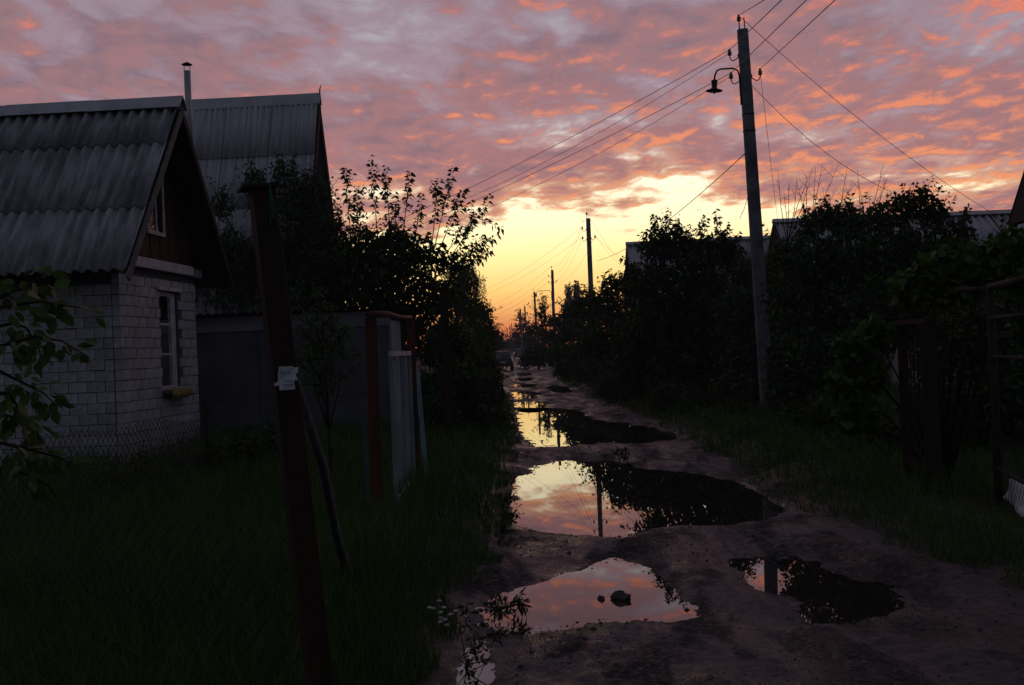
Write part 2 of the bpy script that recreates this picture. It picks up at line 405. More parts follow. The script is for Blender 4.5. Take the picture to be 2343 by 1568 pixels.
# ------------------------------------------------------------------ terrain: lane with puddles, verges, yards
def z5(*pts): return [G((1700 + x / 1.373) * 0.605, (1450 + y / 1.373) * 0.605) for x, y in pts]
def z6(*pts): return [G((2600 + x / 1.4355) * 0.605, (1500 + y / 1.4355) * 0.605) for x, y in pts]
def ell(cx, cy, rx, ry, n=14): return [Vector((cx + rx * math.cos(a) * (1 + .15 * math.sin(3 * a + cx)), cy + ry * math.sin(a), 0)) for a in np.linspace(0, 2 * math.pi, n, False)]
PUD = [
    ('wide', z5((180,1140),(350,1075),(500,1010),(640,975),(780,930),(850,915),(960,950),(1060,990),(1130,1010),(1150,1070),(1220,1150),(1310,1210),(1180,1240),(1050,1240),(990,1235),(920,1265),(850,1245),(720,1245),(640,1290),(500,1290),(420,1325),(340,1325),(260,1310),(150,1300),(130,1190))),
    ('side', z6((250,885),(430,868),(540,865),(720,890),(760,940),(880,965),(960,995),(1090,1005),(1130,1065),(1195,1120),(1150,1180),(1060,1200),(980,1240),(800,1240),(660,1240),(590,1180),(545,1130),(560,1090),(450,1075),(370,1055),(310,1020),(330,960),(280,940))),
    ('long', z5((290,700),(310,620),(330,540),(390,470),(440,430),(500,405),(700,400),(850,400),(1000,440),(1180,450),(1330,470),(1480,500),(1600,560),(1700,610),(1740,640),(1680,690),(1500,730),(1300,740),(1150,745),(1000,770),(900,790),(750,795),(600,785),(480,770),(370,750))),
    ('far', z5((330,130),(450,128),(630,130),(700,150),(760,190),(900,205),(1050,225),(1150,260),(1200,290),(1120,310),(900,320),(700,330),(500,340),(420,335),(370,270),(360,200),(335,150))),
    ('edge', z5((120,1340),(200,1335),(235,1400),(225,1500),(150,1568),(60,1568),(70,1400))),
    ('slot', ell(0.45, 31.5, 0.55, 3.2)), ('rut', ell(0.35, 39.5, 0.55, 3.8)), ('pool', ell(1.75, 44, 0.55, 4.5)),
    ('tail', ell(0.5, 49, 0.5, 3.4)), ('spot', ell(0.55, 59, 0.5, 4.4)), ('dab', ell(0.7, 72, 0.5, 5.0)), ('gleam', ell(0.8, 90, 0.5, 6.0)), ('end', ell(0.85, 118, 0.5, 8)),
]
EDGE_Y = [0, 5, 7, 8.5, 11, 20, 43, 82, 165, 400]
EDGE_L = [-0.42, -0.42, -0.36, -0.15, -0.12, 0.10, -0.15, -0.1, -0.3, -6]
EDGE_R = [2.9, 2.85, 2.75, 2.65, 2.55, 2.75, 2.15, 2.3, 1.9, -4]
def poly_sd(x, y, P):
    d = np.full(x.shape, 1e9); ins = np.zeros(x.shape, bool); n = len(P)
    for i in range(n):
        ax, ay, bx, by = P[i].x, P[i].y, P[(i + 1) % n].x, P[(i + 1) % n].y
        ex, ey = bx - ax, by - ay
        t = np.clip(((x - ax) * ex + (y - ay) * ey) / (ex * ex + ey * ey + 1e-9), 0, 1)
        d = np.minimum(d, np.hypot(x - ax - t * ex, y - ay - t * ey))
        c = (ay > y) != (by > y)
        ins ^= c & (x < (bx - ax) * (y - ay) / (by - ay + 1e-12) + ax)
    return np.where(ins, -d, d)
def H(x, y):
    x, y = np.asarray(x, float), np.asarray(y, float)
    l = np.interp(y, EDGE_Y, EDGE_L) + 0.16 * fbm(x * 0 + 3, y, 0.7, 3)
    r = np.interp(y, EDGE_Y, EDGE_R) + 0.30 * fbm(x * 0 + 9, y, 0.5, 3)
    u = (x - l) / np.maximum(r - l, 0.5)
    rut = np.exp(-((u - 0.25) / 0.10) ** 2) + np.exp(-((u - 0.75) / 0.10) ** 2)
    z = 0.050 - 0.018 * rut + 0.05 * fbm(x, y, 0.8, 3) + 0.034 * fbm(x + .3 * y, y * 0.6, 4.0, 4, 0.62)
    tread = 0.008 * np.sin(y * 38 + 6 * np.abs(u - 0.25 - 0.5 * (u > 0.5)) * 9) * np.minimum(rut, 1) * sstep(fbm(x, y, 0.5, 2), -.1, .25)
    lip = np.exp(-((np.abs(u - 0.25) - 0.13) / 0.035) ** 2) + np.exp(-((np.abs(u - 0.75) - 0.13) / 0.035) ** 2)
    z = z + tread + 0.016 * lip * sstep(fbm(x + 5, y, 0.7, 2), -.2, .2)
    z = 0.03 + (z - 0.03) * np.clip(1 - (y - 24) / 30, .25, 1)
    z = np.maximum(z, 0.008)
    near = (np.abs(x - 1.5) < 4) & (y > 2) & (y < 140)
    if near.any():
        xn, yn = x[near], y[near]
        sd = np.full(xn.shape, 9.0)
        for _, P in PUD:
            cy = sum(p.y for p in P) / len(P)
            msk = np.abs(yn - cy) < 12
            if msk.any(): sd[msk] = np.minimum(sd[msk], poly_sd(xn[msk], yn[msk], P))
        w = 0.5 + np.clip(yn / 12, 0, 2)
        sd = sd + 0.14 * fbm(xn, yn, 2.2, 5, 0.62) * w
        zn = z[near]
        out = zn * sstep(sd, -0.02, 0.45) + 0.02 * np.clip(sd, 0, 0.3)
        out = np.where(sd < 0.0, -np.minimum(-sd * 0.16, 0.07), out)
        zin = out + 0.004 * fbm(xn, yn, 16, 3)
        z[near] = zin
    d = np.maximum(l - x, x - r)
    verge = 0.16 * sstep(d, 0.0, 0.7) + 0.06 * fbm(x, y, 0.45, 3) * sstep(d, 0.2, 1.2) + 0.04 * fbm(x, y, 3, 3) * sstep(d, 0.05, 0.5)
    return np.where(d > 0, np.maximum(z, 0.02) * (1 - sstep(d, 0, 0.5)) + verge + 0.0, z)
def Hs(x, y): return float(H(np.array([x]), np.array([y]))[0])

def geo(a, b, n, k): # spacing that grows
    t = np.linspace(0, 1, n); return a + (b - a) * (np.exp(k * t) - 1) / (math.exp(k) - 1)
xs = np.concatenate([-geo(1.3, 480, 60, 6.0)[::-1], np.arange(-1.27, 4.2, 0.028), geo(4.22, 480, 60, 6.0)])
ys = [2.6]
while ys[-1] < 60: ys.append(ys[-1] * 1.0042)
while ys[-1] < 900: ys.append(ys[-1] * 1.03)
ys = np.concatenate([[-300, -150, -60, -20, -8, -3, 0, 1.4, 2.1], ys])
XX, YY = np.meshgrid(xs, ys)
ZZ = H(XX.ravel(), YY.ravel())
nx, ny = len(xs), len(ys)
GV = np.stack([XX.ravel(), YY.ravel(), ZZ], 1)
ii, jj = np.meshgrid(np.arange(nx - 1), np.arange(ny - 1))
FQ = np.stack([jj * nx + ii, jj * nx + ii + 1, (jj + 1) * nx + ii + 1, (jj + 1) * nx + ii], -1)
xc = 0.5 * (xs[:-1] + xs[1:])
road_cols = (xc > -0.75) & (xc < 3.6)
def sub_grid(name, cols, mat):
    Fq = FQ[:, cols].reshape(-1, 4)
    u, inv = np.unique(Fq, return_inverse=True)
    o = link_mesh(name, np_mesh(name, GV[u], inv.reshape(-1, 4)), mat, smooth=True)
    return tag(o, None, None, kind='structure')
lane = sub_grid('dirt_road', road_cols, M['mud']); lane['label'] = 'rutted wet mud lane with standing puddles'; 
ground = sub_grid('ground', ~road_cols, M['soil']); ground['label'] = 'dark soil of the verges and garden plots'
for nm, P in PUD:
    c = sum((p for p in P), Vector()) / len(P)
    ring = []
    for p in P:
        d = (p - c); ring.append(p + d.normalized() * (0.10 if nm != 'far' else 0.15))
    area2 = sum(ring[i].x * ring[(i + 1) % len(ring)].y - ring[(i + 1) % len(ring)].x * ring[i].y for i in range(len(ring)))
    if area2 < 0: ring = ring[::-1]                      # face up
    mb = MB(); mb.add(ring, [tuple(range(len(ring)))])
    o = mb.build('puddle', M['water'], origin=c)
    tag(o, None, None, kind='structure')

# ------------------------------------------------------------------ corrugated roofing
def wavy_sheet(p0, along, down, width, length, wave, amp, thick=0.007, nrm=None, per=8):
    """one corrugated sheet: p0 top corner, along = ridge direction, down = down the slope"""
    along, down = along.normalized(), down.normalized()
    nrm = nrm or along.cross(down).normalized()
    if nrm.z < 0: nrm = -nrm
    n = max(4, int(round(width / wave * per)))
    mb = MB(); vs_ = []
    for i in range(n + 1):
        a = width * i / n
        h = amp * math.cos(2 * math.pi * a / wave)
        for t in (0, 1):
            q = p0 + along * a + down * (length * t) + nrm * h
            vs_.append(q); vs_.append(q - nrm * thick)
    fs = []
    for i in range(n):
        a, b = 4 * i, 4 * (i + 1)
        fs += [(a, b, b + 2, a + 2), (a + 1, a + 3, b + 3, b + 1), (a + 2, b + 2, b + 3, a + 3), (a, a + 1, b + 1, b)]
    mb.add(vs_, fs)
    return mb

def corrugated_slope(parent, ridge0, along, down, width, length, sheet_w, row_l, wave, amp, mat, rng, part='roof_sheet', overlap=0.12, bounds=None):
    """rows of lapped sheets, each a mesh of its own; lower rows tuck under upper ones"""
    nrm = along.cross(down).normalized()
    if nrm.z < 0: nrm = -nrm
    bounds = bounds or [i * row_l for i in range(int(math.ceil(length / row_l)))]
    bounds = bounds + [length]; rows = len(bounds) - 1; k = 0
    for r in range(rows):
        top = bounds[r]; bot = min(length, bounds[r + 1] + overlap) if r < rows - 1 else length
        c = 0.0
        while c < width - 0.05:
            w = min(sheet_w, width - c)
            j = rng.normal(0, 0.006)
            lift = 0.018 * (rows - r) + rng.normal(0, 0.001) + (0.003 if k % 2 else 0)
            wavy_sheet(ridge0 + along * c + down * top + nrm * lift, along, down, w + 0.012, bot - top + j, wave, amp, nrm=nrm).build(part, mat, parent, smooth=True)
            c += sheet_w; k += 1

rgen = np.random.default_rng(11)
# ------------------------------------------------------------------ near brick house
A6 = rad(4.0)
uH = Vector((math.sin(A6), math.cos(A6), 0)); vH = Vector((-math.cos(A6), math.sin(A6), 0)); zU = Vector((0, 0, 1))
C1 = Vector((-5.64, 16.4, 0.0))
house = thing('brick_house', C1 + Vector((0, 0, 0.1)), 'small white brick house with a steep wavy slate roof and brown gable', 'house')
def hp(u, v, z): return C1 + uH * u + vH * v + zU * z
GL, WL, EZ = 3.16, 3.6, 3.05          # gable length, built eave-wall length, wall height
BH, BLn = 0.156, 0.274
def brick_mesh(l, d=0.11, h=0.145):
    mb = MB(); b = 0.004
    for x0, x1, y0, y1, z0, z1 in ((-l/2, l/2, -d/2, d/2, -h/2, h/2),):
        pts = [Vector((x, y, z)) for z in (z0, z1) for x, y in ((x0, y0), (x1, y0), (x1, y1), (x0, y1))]
        mb.hexa(pts)
    me = bpy.data.meshes.new('brick'); me.from_pydata(mb.v, [], mb.f); me.materials.append(M['brick'])
    return me
ME_FULL, ME_HALF = brick_mesh(0.262), brick_mesh(0.125)
ME_Q = brick_mesh(0.185)
def lay(wall, origin, du, dn, length, z0, z1, hole=None, reserve=3):
    """running bond on the outer face; bottom courses hidden in the weeds are joined"""
    ang = math.atan2(du.y, du.x); low = MB(); nrow = int((z1 - z0) / BH)
    for r in range(nrow):
        zc_ = z0 + (r + 0.5) * BH
        s = 0.0; first = True
        while s < length - 0.03:
            L = BLn / 2 if (r % 2 and first) else BLn
            first = False
            if s + L > length + 0.01: L = length - s
            mid = s + L / 2
            inside = hole and hole[0] - 0.02 < mid < hole[1] + 0.02 and hole[2] < zc_ < hole[3]
            if hole and not inside and hole[2] < zc_ < hole[3]:
                a, b = s, s + L
                if a < hole[0] < b: L2 = hole[0] - a; mid = a + L2 / 2; Lb = L2
                elif a < hole[1] < b: Lb = b - hole[1]; mid = hole[1] + Lb / 2
                else: Lb = L
            else: Lb = L
            if not inside and Lb > 0.05:
                pos = origin + du * mid + dn * (-0.051 + rgen.normal(0, 0.003)) + zU * (zc_ + rgen.normal(0, 0.0022))
                if r < reserve:
                    low.box(pos, (Lb - 0.012, 0.11, 0.145), (du, dn, zU))
                else:
                    me = ME_FULL if Lb > 0.23 else (ME_Q if Lb > 0.16 else ME_HALF)
                    o = bpy.data.objects.new('brick', me); COL.objects.link(o)
                    o.location = pos; o.rotation_euler = (rgen.normal(0, .002), rgen.normal(0, .003), ang + rgen.normal(0, .007))
                    o.scale = ((Lb - 0.012) / (0.262 if me is ME_FULL else 0.185 if me is ME_Q else 0.125), 1, 1)
                    attach(o, wall)
            s += L
    if low.v:
        o = low.build('brick_footing', M['brick'], wall); o['kind'] = 'stuff'
# gable wall (faces the lane) with the tall window, eave wall (faces the near garden)
WU0, WU1, WZ0, WZ1 = 1.55, 2.33, 1.16, 2.74
gw = MB()
for (a, b, z0, z1) in ((0.02, WU0, 0, EZ), (WU1, GL - 0.02, 0, EZ), (WU0, WU1, 0, WZ0), (WU0, WU1, WZ1, EZ)):
    gw.hexa([hp(u, v, z) for z in (z0, z1) for u, v in ((a, 0.012), (b, 0.012), (b, 0.2), (a, 0.2))])
wall_g = gw.build('wall', M['mortar'], house)
dnG = -vH
lay(wall_g, hp(0, 0, 0) , uH, dnG, GL, 0.12, EZ, (WU0, WU1, WZ0, WZ1))
ew = MB(); ew.hexa([hp(u, v, z) for z in (0, EZ) for u, v in ((0.012, 0.02), (0.2, 0.02), (0.2, WL), (0.012, WL))])
wall_e = ew.build('wall', M['mortar'], house)
lay(wall_e, hp(0, 0.115, 0), vH, -uH, 2.2, 0.12, EZ - 0.15)
far_b = MB()
for r in range(int((EZ - 0.27) / BH)):
    s = 2.335 + (BLn / 2 if r % 2 else 0)
    while s < WL:
        far_b.box(hp(0.051, s + BLn / 2, 0.12 + (r + 0.5) * BH), (0.262, 0.11, 0.145), (vH, uH, zU)); s += BLn
o = far_b.build('brick_rest', M['brick'], wall_e); o['kind'] = 'stuff'
# other two walls
bw = MB(); bw.hexa([hp(u, v, z) for z in (0, EZ) for u, v in ((GL - 0.2, 0.21), (GL, 0.21), (GL, WL), (GL - 0.2, WL))])
bw.build('wall', M['brick'], house)
# gable triangle of brown boards
RZ, RUN, OVG, EAVE = 5.62, 2.3, 0.44, 2.90
RU = GL / 2
slope_t = (RZ - EAVE) / RUN
nb = 16
for i in range(nb):
    a, b = GL * i / nb + 0.003, GL * (i + 1) / nb - 0.003
    za = RZ - abs(a - RU) * slope_t - 0.06; zb = RZ - abs(b - RU) * slope_t - 0.06
    off = 0.012 * (i % 2)
    MB().hexa([hp(a, 0.06 - off, EZ + 0.02), hp(b, 0.06 - off, EZ + 0.02), hp(b, 0.085 - off, EZ + 0.02), hp(a, 0.085 - off, EZ + 0.02),
               hp(a, 0.06 - off, za), hp(b, 0.06 - off, zb), hp(b, 0.085 - off, zb), hp(a, 0.085 - off, za)]).build('gable_board', M['brownboard'], house)
# small gable window
gwin = MB()
for (a, b, z0, z1) in ((1.20, 1.26, 3.62, 4.55), (1.84, 1.90, 3.62, 4.55), (1.26, 1.84, 3.62, 3.68), (1.26, 1.84, 4.49, 4.55), (1.53, 1.57, 3.68, 4.49)):
    gwin.hexa([hp(u, v, z) for z in (z0, z1) for u, v in ((a, -0.0), (b, -0.0), (b, 0.046), (a, 0.046))])
gwo = gwin.build('gable_window', M['whitepaint'], house)
for a, b in ((1.26, 1.53), (1.57, 1.84)):
    MB().hexa([hp(u, v, z) for z in (3.68, 4.49) for u, v in ((a, 0.018), (b, 0.018), (b, 0.024), (a, 0.024))]).build('pane', M['carglass'], gwo)
# white beam at the foot of the gable
MB().hexa([hp(u, v, z) for z in (EZ + 0.0, EZ + 0.155) for u, v in ((0.05, -0.10), (GL - 0.3, -0.10), (GL - 0.3, 0.045), (0.05, 0.045))]).build('gable_beam', M['whitepaint'], house, bevel=0.006)
MB().hexa([hp(u, v, z) for z in (EZ - 0.03, EZ + 0.12) for u, v in ((GL - 0.29, -0.11), (GL + 0.08, -0.12), (GL + 0.08, 0.045), (GL - 0.29, 0.045))]).build('beam_end', M['concrete'], house, bevel=0.02)
# window in the gable wall: frame, bars, panes, curtain, sill with a cloth
wf = MB()
def wbar(a, b, z0, z1, v0=0.05, v1=0.11): wf.hexa([hp(u, v, z) for z in (z0, z1) for u, v in ((a, v0), (b, v0), (b, v1), (a, v1))])
wbar(WU0, WU0 + 0.07, WZ0, WZ1); wbar(WU1 - 0.20, WU1, WZ0, WZ1); wbar(WU0 + 0.07, WU1 - 0.20, WZ0, WZ0 + 0.07); wbar(WU0 + 0.07, WU1 - 0.20, WZ1 - 0.07, WZ1)
win = wf.build('window_frame', M['whitepaint'], house)
zs_ = [WZ0 + 0.07, 1.74, 2.22, WZ1 - 0.07]
for k in range(3):
    for a, b in ((WU0 + 0.07, WU1 - 0.20),):
        if k < 2: MB().hexa([hp(u, v, z) for z in (zs_[k + 1] - .018, zs_[k + 1] + .018) for u, v in ((a, .057), (b, .057), (b, .095), (a, .095))]).build('glazing_bar', M['whitepaint'], win)
        MB().add([hp(a, .076, zs_[k]), hp(b, .076, zs_[k]), hp(b, .076, zs_[k + 1]), hp(a, .076, zs_[k + 1])], [(0, 3, 2, 1)]).build('pane', M['glass'], win)
cu = MB(); nn = 30
for i in range(nn + 1):
    u = WU0 + 0.02 + (WU1 - WU0 - 0.04) * i / nn
    for z in (WZ0 + 0.02, WZ1 - 0.02): cu.v.append(tuple(hp(u, 0.115 + 0.012 * math.sin(i * 1.7), z)))
cu.f = [(2 * i, 2 * i + 2, 2 * i + 3, 2 * i + 1) for i in range(nn)]
cu.build('curtain', M['curtain'], win, smooth=True)
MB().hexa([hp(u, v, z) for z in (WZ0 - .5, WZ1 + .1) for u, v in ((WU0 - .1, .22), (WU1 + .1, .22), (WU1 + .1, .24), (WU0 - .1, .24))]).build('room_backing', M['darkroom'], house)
MB().hexa([hp(u, v, z) for z in (WZ1 + .01, WZ1 + .07) for u, v in ((WU0 - .12, -.05), (WU1 + .1, -.05), (WU1 + .1, -.003), (WU0 - .12, -.003))]).build('lintel_board', M['whitepaint'], house)
MB().hexa([hp(u, v, z) for z in (WZ0 - .05, WZ0 - .004) for u, v in ((WU0 - .06, -.14), (WU1 + .14, -.14), (WU1 + .14, .045), (WU0 - .06, .045))]).build('window_sill', M['concrete'], house, bevel=0.008)
cl = MB(); nc = 18; prof = [(0.02, 0.012), (-0.06, 0.014), (-0.15, 0.010), (-0.165, -0.05), (-0.16, -0.12)]
for i in range(nc + 1):
    u = WU0 - 0.02 + (WU1 - WU0 + 0.12) * i / nc
    for k, (v, z) in enumerate(prof): cl.v.append(tuple(hp(u, v - (0.012 * math.sin(i * 1.3) if k > 2 else 0), WZ0 - 0.004 + z + (0.02 * math.sin(i * .9) if k == 4 else 0))))
for i in range(nc):
    for k in range(4): a = i * 5 + k; cl.f.append((a, a + 1, a + 6, a + 5))
clo = cl.build('draped_cloth', M['yellowcloth'], smooth=True)
tag(clo, 'faded yellow cloth draped over the brick house window sill', 'cloth')
clo.modifiers.new('thick', 'SOLIDIFY').thickness = 0.006
# roof: slate rows on both slopes, ridge caps, barge boards
ROOFL = 4.2
rid = hp(RU, -OVG, RZ)
for sgn in (-1, 1):
    down = (uH * sgn * RUN + zU * (EAVE - RZ)).normalized(); ln = math.hypot(RUN, RZ - EAVE)
    corrugated_slope(house, rid, vH, down, ROOFL, ln, 1.29, 1.30, 0.184, 0.036, M['slate'], rgen, bounds=[0.0, 0.78, 2.18])
    # boarding below the sheets
    mbd = MB(); nr = (zU * RUN + uH * sgn * (RZ - EAVE)).normalized()
    q = [rid + vH * 0.02 - nr * 0.035, rid + vH * ROOFL - nr * 0.035]
    q = [q[0], q[1], q[1] + down * (ln - 0.04), q[0] + down * (ln - 0.04)]
    mbd.add(q + [p - nr * 0.02 for p in q], [(0, 1, 2, 3), (7, 6, 5, 4), (0, 4, 5, 1), (1, 5, 6, 2), (2, 6, 7, 3), (3, 7, 4, 0)]); mbd.build('roof_boarding', M['darkwood'], house)
    # barge board on the gable edge
    e0 = rid - vH * 0.035 + nr * 0.01 + zU * (0.0 if sgn < 0 else 0.0); e1 = e0 + down * (ln + (0.12 if sgn < 0 else 0.02))
    MB().hexa([e0 - nr * .11, e1 - nr * .11, e1 - nr * .11 + vH * .03, e0 - nr * .11 + vH * .03, e0, e1, e1 + vH * .03, e0 + vH * .03]).build('barge_board', M['greywood'] if sgn < 0 else M['darkwood'], house)
for k, (v0, v1) in enumerate(((-OVG - 0.05, 1.02), (0.99, 2.4), (2.37, 3.75))):
    mbd = MB(); z = RZ + 0.19 + 0.006 * (k % 2)
    for sgn in (-1, 1):
        dn = (uH * sgn * RUN + zU * (EAVE - RZ)).normalized()
        a, b = hp(RU, v0, z), hp(RU, v1, z)
        mbd.add([a, b, b + dn * 0.27, a + dn * 0.27], [(0, 1, 2, 3)])
    oc = mbd.build('ridge_cap', M['zinc'], house); oc.modifiers.new('thick', 'SOLIDIFY').thickness = 0.004
# stove pipe with a cap
pb = W(431, 240, 18.9); pt = W(428, 163, 18.9)
pb.z -= 0.9
MB().tube([pb, pt], 0.056, 12).build('stove_pipe', M['zinc'], house, smooth=True)
ch = MB().lathe(pt + Vector((0, 0, 0.10)), [(0.085, 0), (0.09, 0.008), (0.05, 0.03), (0.01, 0.05)], 14)
cap = ch.build('pipe_cap', M['black'], house, smooth=True)
st_ = MB()
for s in (-1, 1): st_.tube([pt + Vector((0.045 * s, 0, -0.05)), pt + Vector((0.05 * s, 0, 0.11))], 0.006, 5)
st_.build('cap_bracket', M['black'], cap)

# ------------------------------------------------------------------ generic far house: ridge across, gable to the lane
def far_house(name, label, x_gable, y_ridge, z_ridge, z_eave, run, length, side, mat, wall_mat, sheet=(1.1, 1.6), wave=0.15, amp=0.022, ang=0.0, over=0.3, open_gable=True):
    """side = +1: the house lies to +X of its gable, -1: to -X"""
    a = rad(ang)
    u = Vector((math.sin(a), math.cos(a), 0)); v = Vector((math.cos(a), -math.sin(a), 0)) * side
    base = Vector((x_gable, y_ridge, 0))
    th = thing(name, Vector((x_gable + side * length / 2, y_ridge, 0.1)), label, 'house')
    P_ = lambda uu, vv, z: base + u * uu + v * vv + zU * z
    wr = run - 0.35
    slope = (z_ridge - z_eave) / run
    wz = z_eave + 0.35 * slope - 0.05
    wl = MB()
    wl.hexa([P_(uu, vv, z) for z in (0, wz) for uu, vv in ((-wr, over), (wr, over), (wr, length - over), (-wr, length - over))])
    wl.build('wall', wall_mat, th)
    MB().add([P_(-wr, over + .003, wz), P_(wr, over + .003, wz), P_(0, over + .003, z_ridge - .1), P_(-wr, over + .12, wz), P_(wr, over + .12, wz), P_(0, over + .12, z_ridge - .1)],
             [(0, 1, 2), (5, 4, 3), (0, 2, 5, 3), (1, 4, 5, 2), (0, 3, 4, 1)]).build('gable', M['darkwood'] if open_gable else wall_mat, th)
    for s in (-1, 1):
        down = (u * s * run + zU * (z_eave - z_ridge)).normalized(); ln = math.hypot(run, z_ridge - z_eave)
        nr = (zU * run + u * s * (z_ridge - z_eave)).normalized()
        r0 = P_(0, 0, z_ridge)
        if s < 0: corrugated_slope(th, r0, v, down, length, ln, sheet[0], sheet[1], wave, amp, mat, rgen)
        else:
            q = [r0, r0 + v * length, r0 + v * length + down * ln, r0 + down * ln]
            MB().add(q + [p - nr * .03 for p in q], [(0, 1, 2, 3), (7, 6, 5, 4), (0, 4, 5, 1), (1, 5, 6, 2), (2, 6, 7, 3), (3, 7, 4, 0)]).build('roof_sheet', mat, th)
        e0 = r0 - v * 0.03 + nr * 0.05; e1 = e0 + down * ln
        MB().hexa([e0 - nr * .2, e1 - nr * .2, e1 - nr * .2 + v * .028, e0 - nr * .2 + v * .028, e0, e1, e1 + v * .028, e0 + v * .028]).build('barge_board', M['darkwood'], th)
    c = MB()
    for s in (-1, 1):
        dn = (u * s * run + zU * (z_eave - z_ridge)).normalized()
        lf = (.085 + amp) * math.hypot(run, z_ridge - z_eave) / run
        a_, b_ = P_(0, -0.05, z_ridge + lf), P_(0, length + .05, z_ridge + lf)
        c.add([a_, b_, b_ + dn * (lf + .05), a_ + dn * (lf + .05)], [(0, 1, 2, 3)])
    oc = c.build('ridge_cap', M['zinc'], th); oc.modifiers.new('thick', 'SOLIDIFY').thickness = 0.005
    return th, P_
tallh, Pt = far_house('tall_house', 'tall grey house with a very steep corrugated roof behind the brick house', -4.37, 27.0, 7.62, 2.3, 2.35, 5.4, -1, M['slate2'], M['greyrender'], (1.1, 1.36), 0.13, 0.016, ang=3.0)
sp = W(729, 216, 27.0)
MB().tube([sp - Vector((0, 0, .3)), sp + Vector((0.03, 0, .12)), sp + Vector((.06, 0, .22))], [0.02, 0.016, 0.006], 6).build('ridge_spike', M['black'], tallh)
far_house('small_house', 'pale house with a dark edged ridge roof behind the hedge and concrete pole', 8.45, 36, 5.25, 3.0, 2.6, 7, 1, M['slate2'], M['gable_light'], (1.1, 1.5), open_gable=False)
far_house('low_house', 'low grey roofed house behind the bush beside the concrete pole', 7.9, 45, 5.55, 3.3, 2.6, 4.5, 1, M['slate'], M['greyrender'], (1.1, 1.5))
far_house('distant_house', 'distant house whose striped metal roof peeks over the roadside bush', 6.25, 60, 6.85, 3.6, 2.8, 6, 1, M['zinc'], M['greyrender'], (1.1, 3.3), 0.35, 0.02)
far_house('garden_house', 'house with a bright wavy roof rising behind the grape vine', 10.5, 30, 4.62, 2.6, 2.8, 9, 1, M['slate2'], M['gable_light'], (1.1, 1.5), 0.2, 0.03)
# steep roofed house cut by the frame edge: gable to the camera
bh = thing('corner_house', Vector((8.6, 16, 0.1)), 'steep dark roofed house with white wall at the edge beyond the pipe gate', 'house')
e_ = W(2309, 516, 20.6)
ex, ez = e_.x, e_.z
ax_ = ex + 1.55; az = ez + 4.3
MB().hexa([(ex + .3, 17, 0.0), (ax_ + 1.3, 17, 0.0), (ax_ + 1.3, 20.3, 0.0), (ex + .3, 20.3, 0.0), (ex + .3, 17, ez + .3), (ax_ + 1.3, 17, ez + .3), (ax_ + 1.3, 20.3, ez + .3), (ex + .3, 20.3, ez + .3)]).build('wall', M['whitepaint'], bh)
for y0 in (17.0, 20.1):
    MB().add([(ex + .31, y0, ez + .302), (ax_ + 1.29, y0, ez + .302), (ax_, y0, az - .12), (ex + .31, y0 + .2, ez + .302), (ax_ + 1.29, y0 + .2, ez + .302), (ax_, y0 + .2, az - .12)], [(0, 1, 2), (5, 4, 3), (0, 2, 5, 3), (1, 4, 5, 2), (0, 3, 4, 1)]).build('gable', M['darkwood'], bh)
for s in (-1, 1):
    a0, a1 = Vector((ax_, 16.6, az)), Vector((ax_ + s * 1.55, 16.6, ez))
    nr = Vector((s * 4.3, 0, 1.55)).normalized(); L = Vector((0, 4.0, 0))
    q = [a0, a1, a1 + L, a0 + L]
    MB().add([p + nr * .03 for p in q] + [p - nr * .05 for p in q], [(0, 1, 2, 3), (7, 6, 5, 4), (0, 4, 5, 1), (1, 5, 6, 2), (2, 6, 7, 3), (3, 7, 4, 0)]).build('roof_slope', M['darkwood'], bh)
    for yy in (16.57, 20.6):
        b = Vector((0, yy - 16.6, 0)); b2 = b + Vector((0, .03, 0))
        MB().hexa([a0 - nr * .14 + b, a1 - nr * .14 + b, a1 - nr * .14 + b2, a0 - nr * .14 + b2, a0 + nr * .04 + b, a1 + nr * .04 + b, a1 + nr * .04 + b2, a0 + nr * .04 + b2]).build('barge_board', M['darkwood'], bh)

# ------------------------------------------------------------------ grey shed behind the gate
shed = thing('garden_shed', Vector((-3.9, 22.2, 0.1)), 'low flat grey shed with a wavy roof edge beside the brick house', 'shed')
SX0, SX1, SY0, SY1, SZ = -5.9, -2.26, 21.0, 23.9, 2.40
for i in range(3):
    a, b = SX0 + (SX1 - SX0) * i / 3 + .004, SX0 + (SX1 - SX0) * (i + 1) / 3 - .004
    for z0, z1, dy in ((0.0, 0.86, 0.0), (0.868, 2.12, -0.006)):
        MB().hexa([(x, y, z) for z in (z0, z1) for x, y in ((a, SY0 + dy), (b, SY0 + dy), (b, SY0 + .04), (a, SY0 + .04))]).build('wall_panel', M['greyrender'], shed)
MB().hexa([(x, y, z) for z in (2.128, SZ) for x, y in ((SX0, SY0 - .03), (SX1, SY0 - .03), (SX1, SY0 + .03), (SX0, SY0 + .03))]).build('fascia_board', M['greyfascia'], shed)
MB().hexa([(x, y, z) for z in (0, SZ - .15) for x, y in ((SX0, SY1 - .05), (SX1, SY1 - .05), (SX1, SY1), (SX0, SY1))]).build('wall', M['greyrender'], shed)
MB().hexa([(x, y, z) for z in (0, 2.3) for x, y in ((SX1 - .05, SY0 + .045), (SX1 - .004, SY0 + .045), (SX1 - .004, SY0 + .35), (SX1 - .05, SY0 + .35))]).build('wall_panel', M['greyfascia'], shed)
dr = MB().hexa([(x, y, z) for z in (.1, 2.2) for x, y in ((SX1 - .05, SY0 + .35), (SX1 - .035, SY0 + .35), (SX1 - .035, SY1 - .06), (SX1 - .05, SY1 - .06))]).build('door', M['darkwood'], shed)
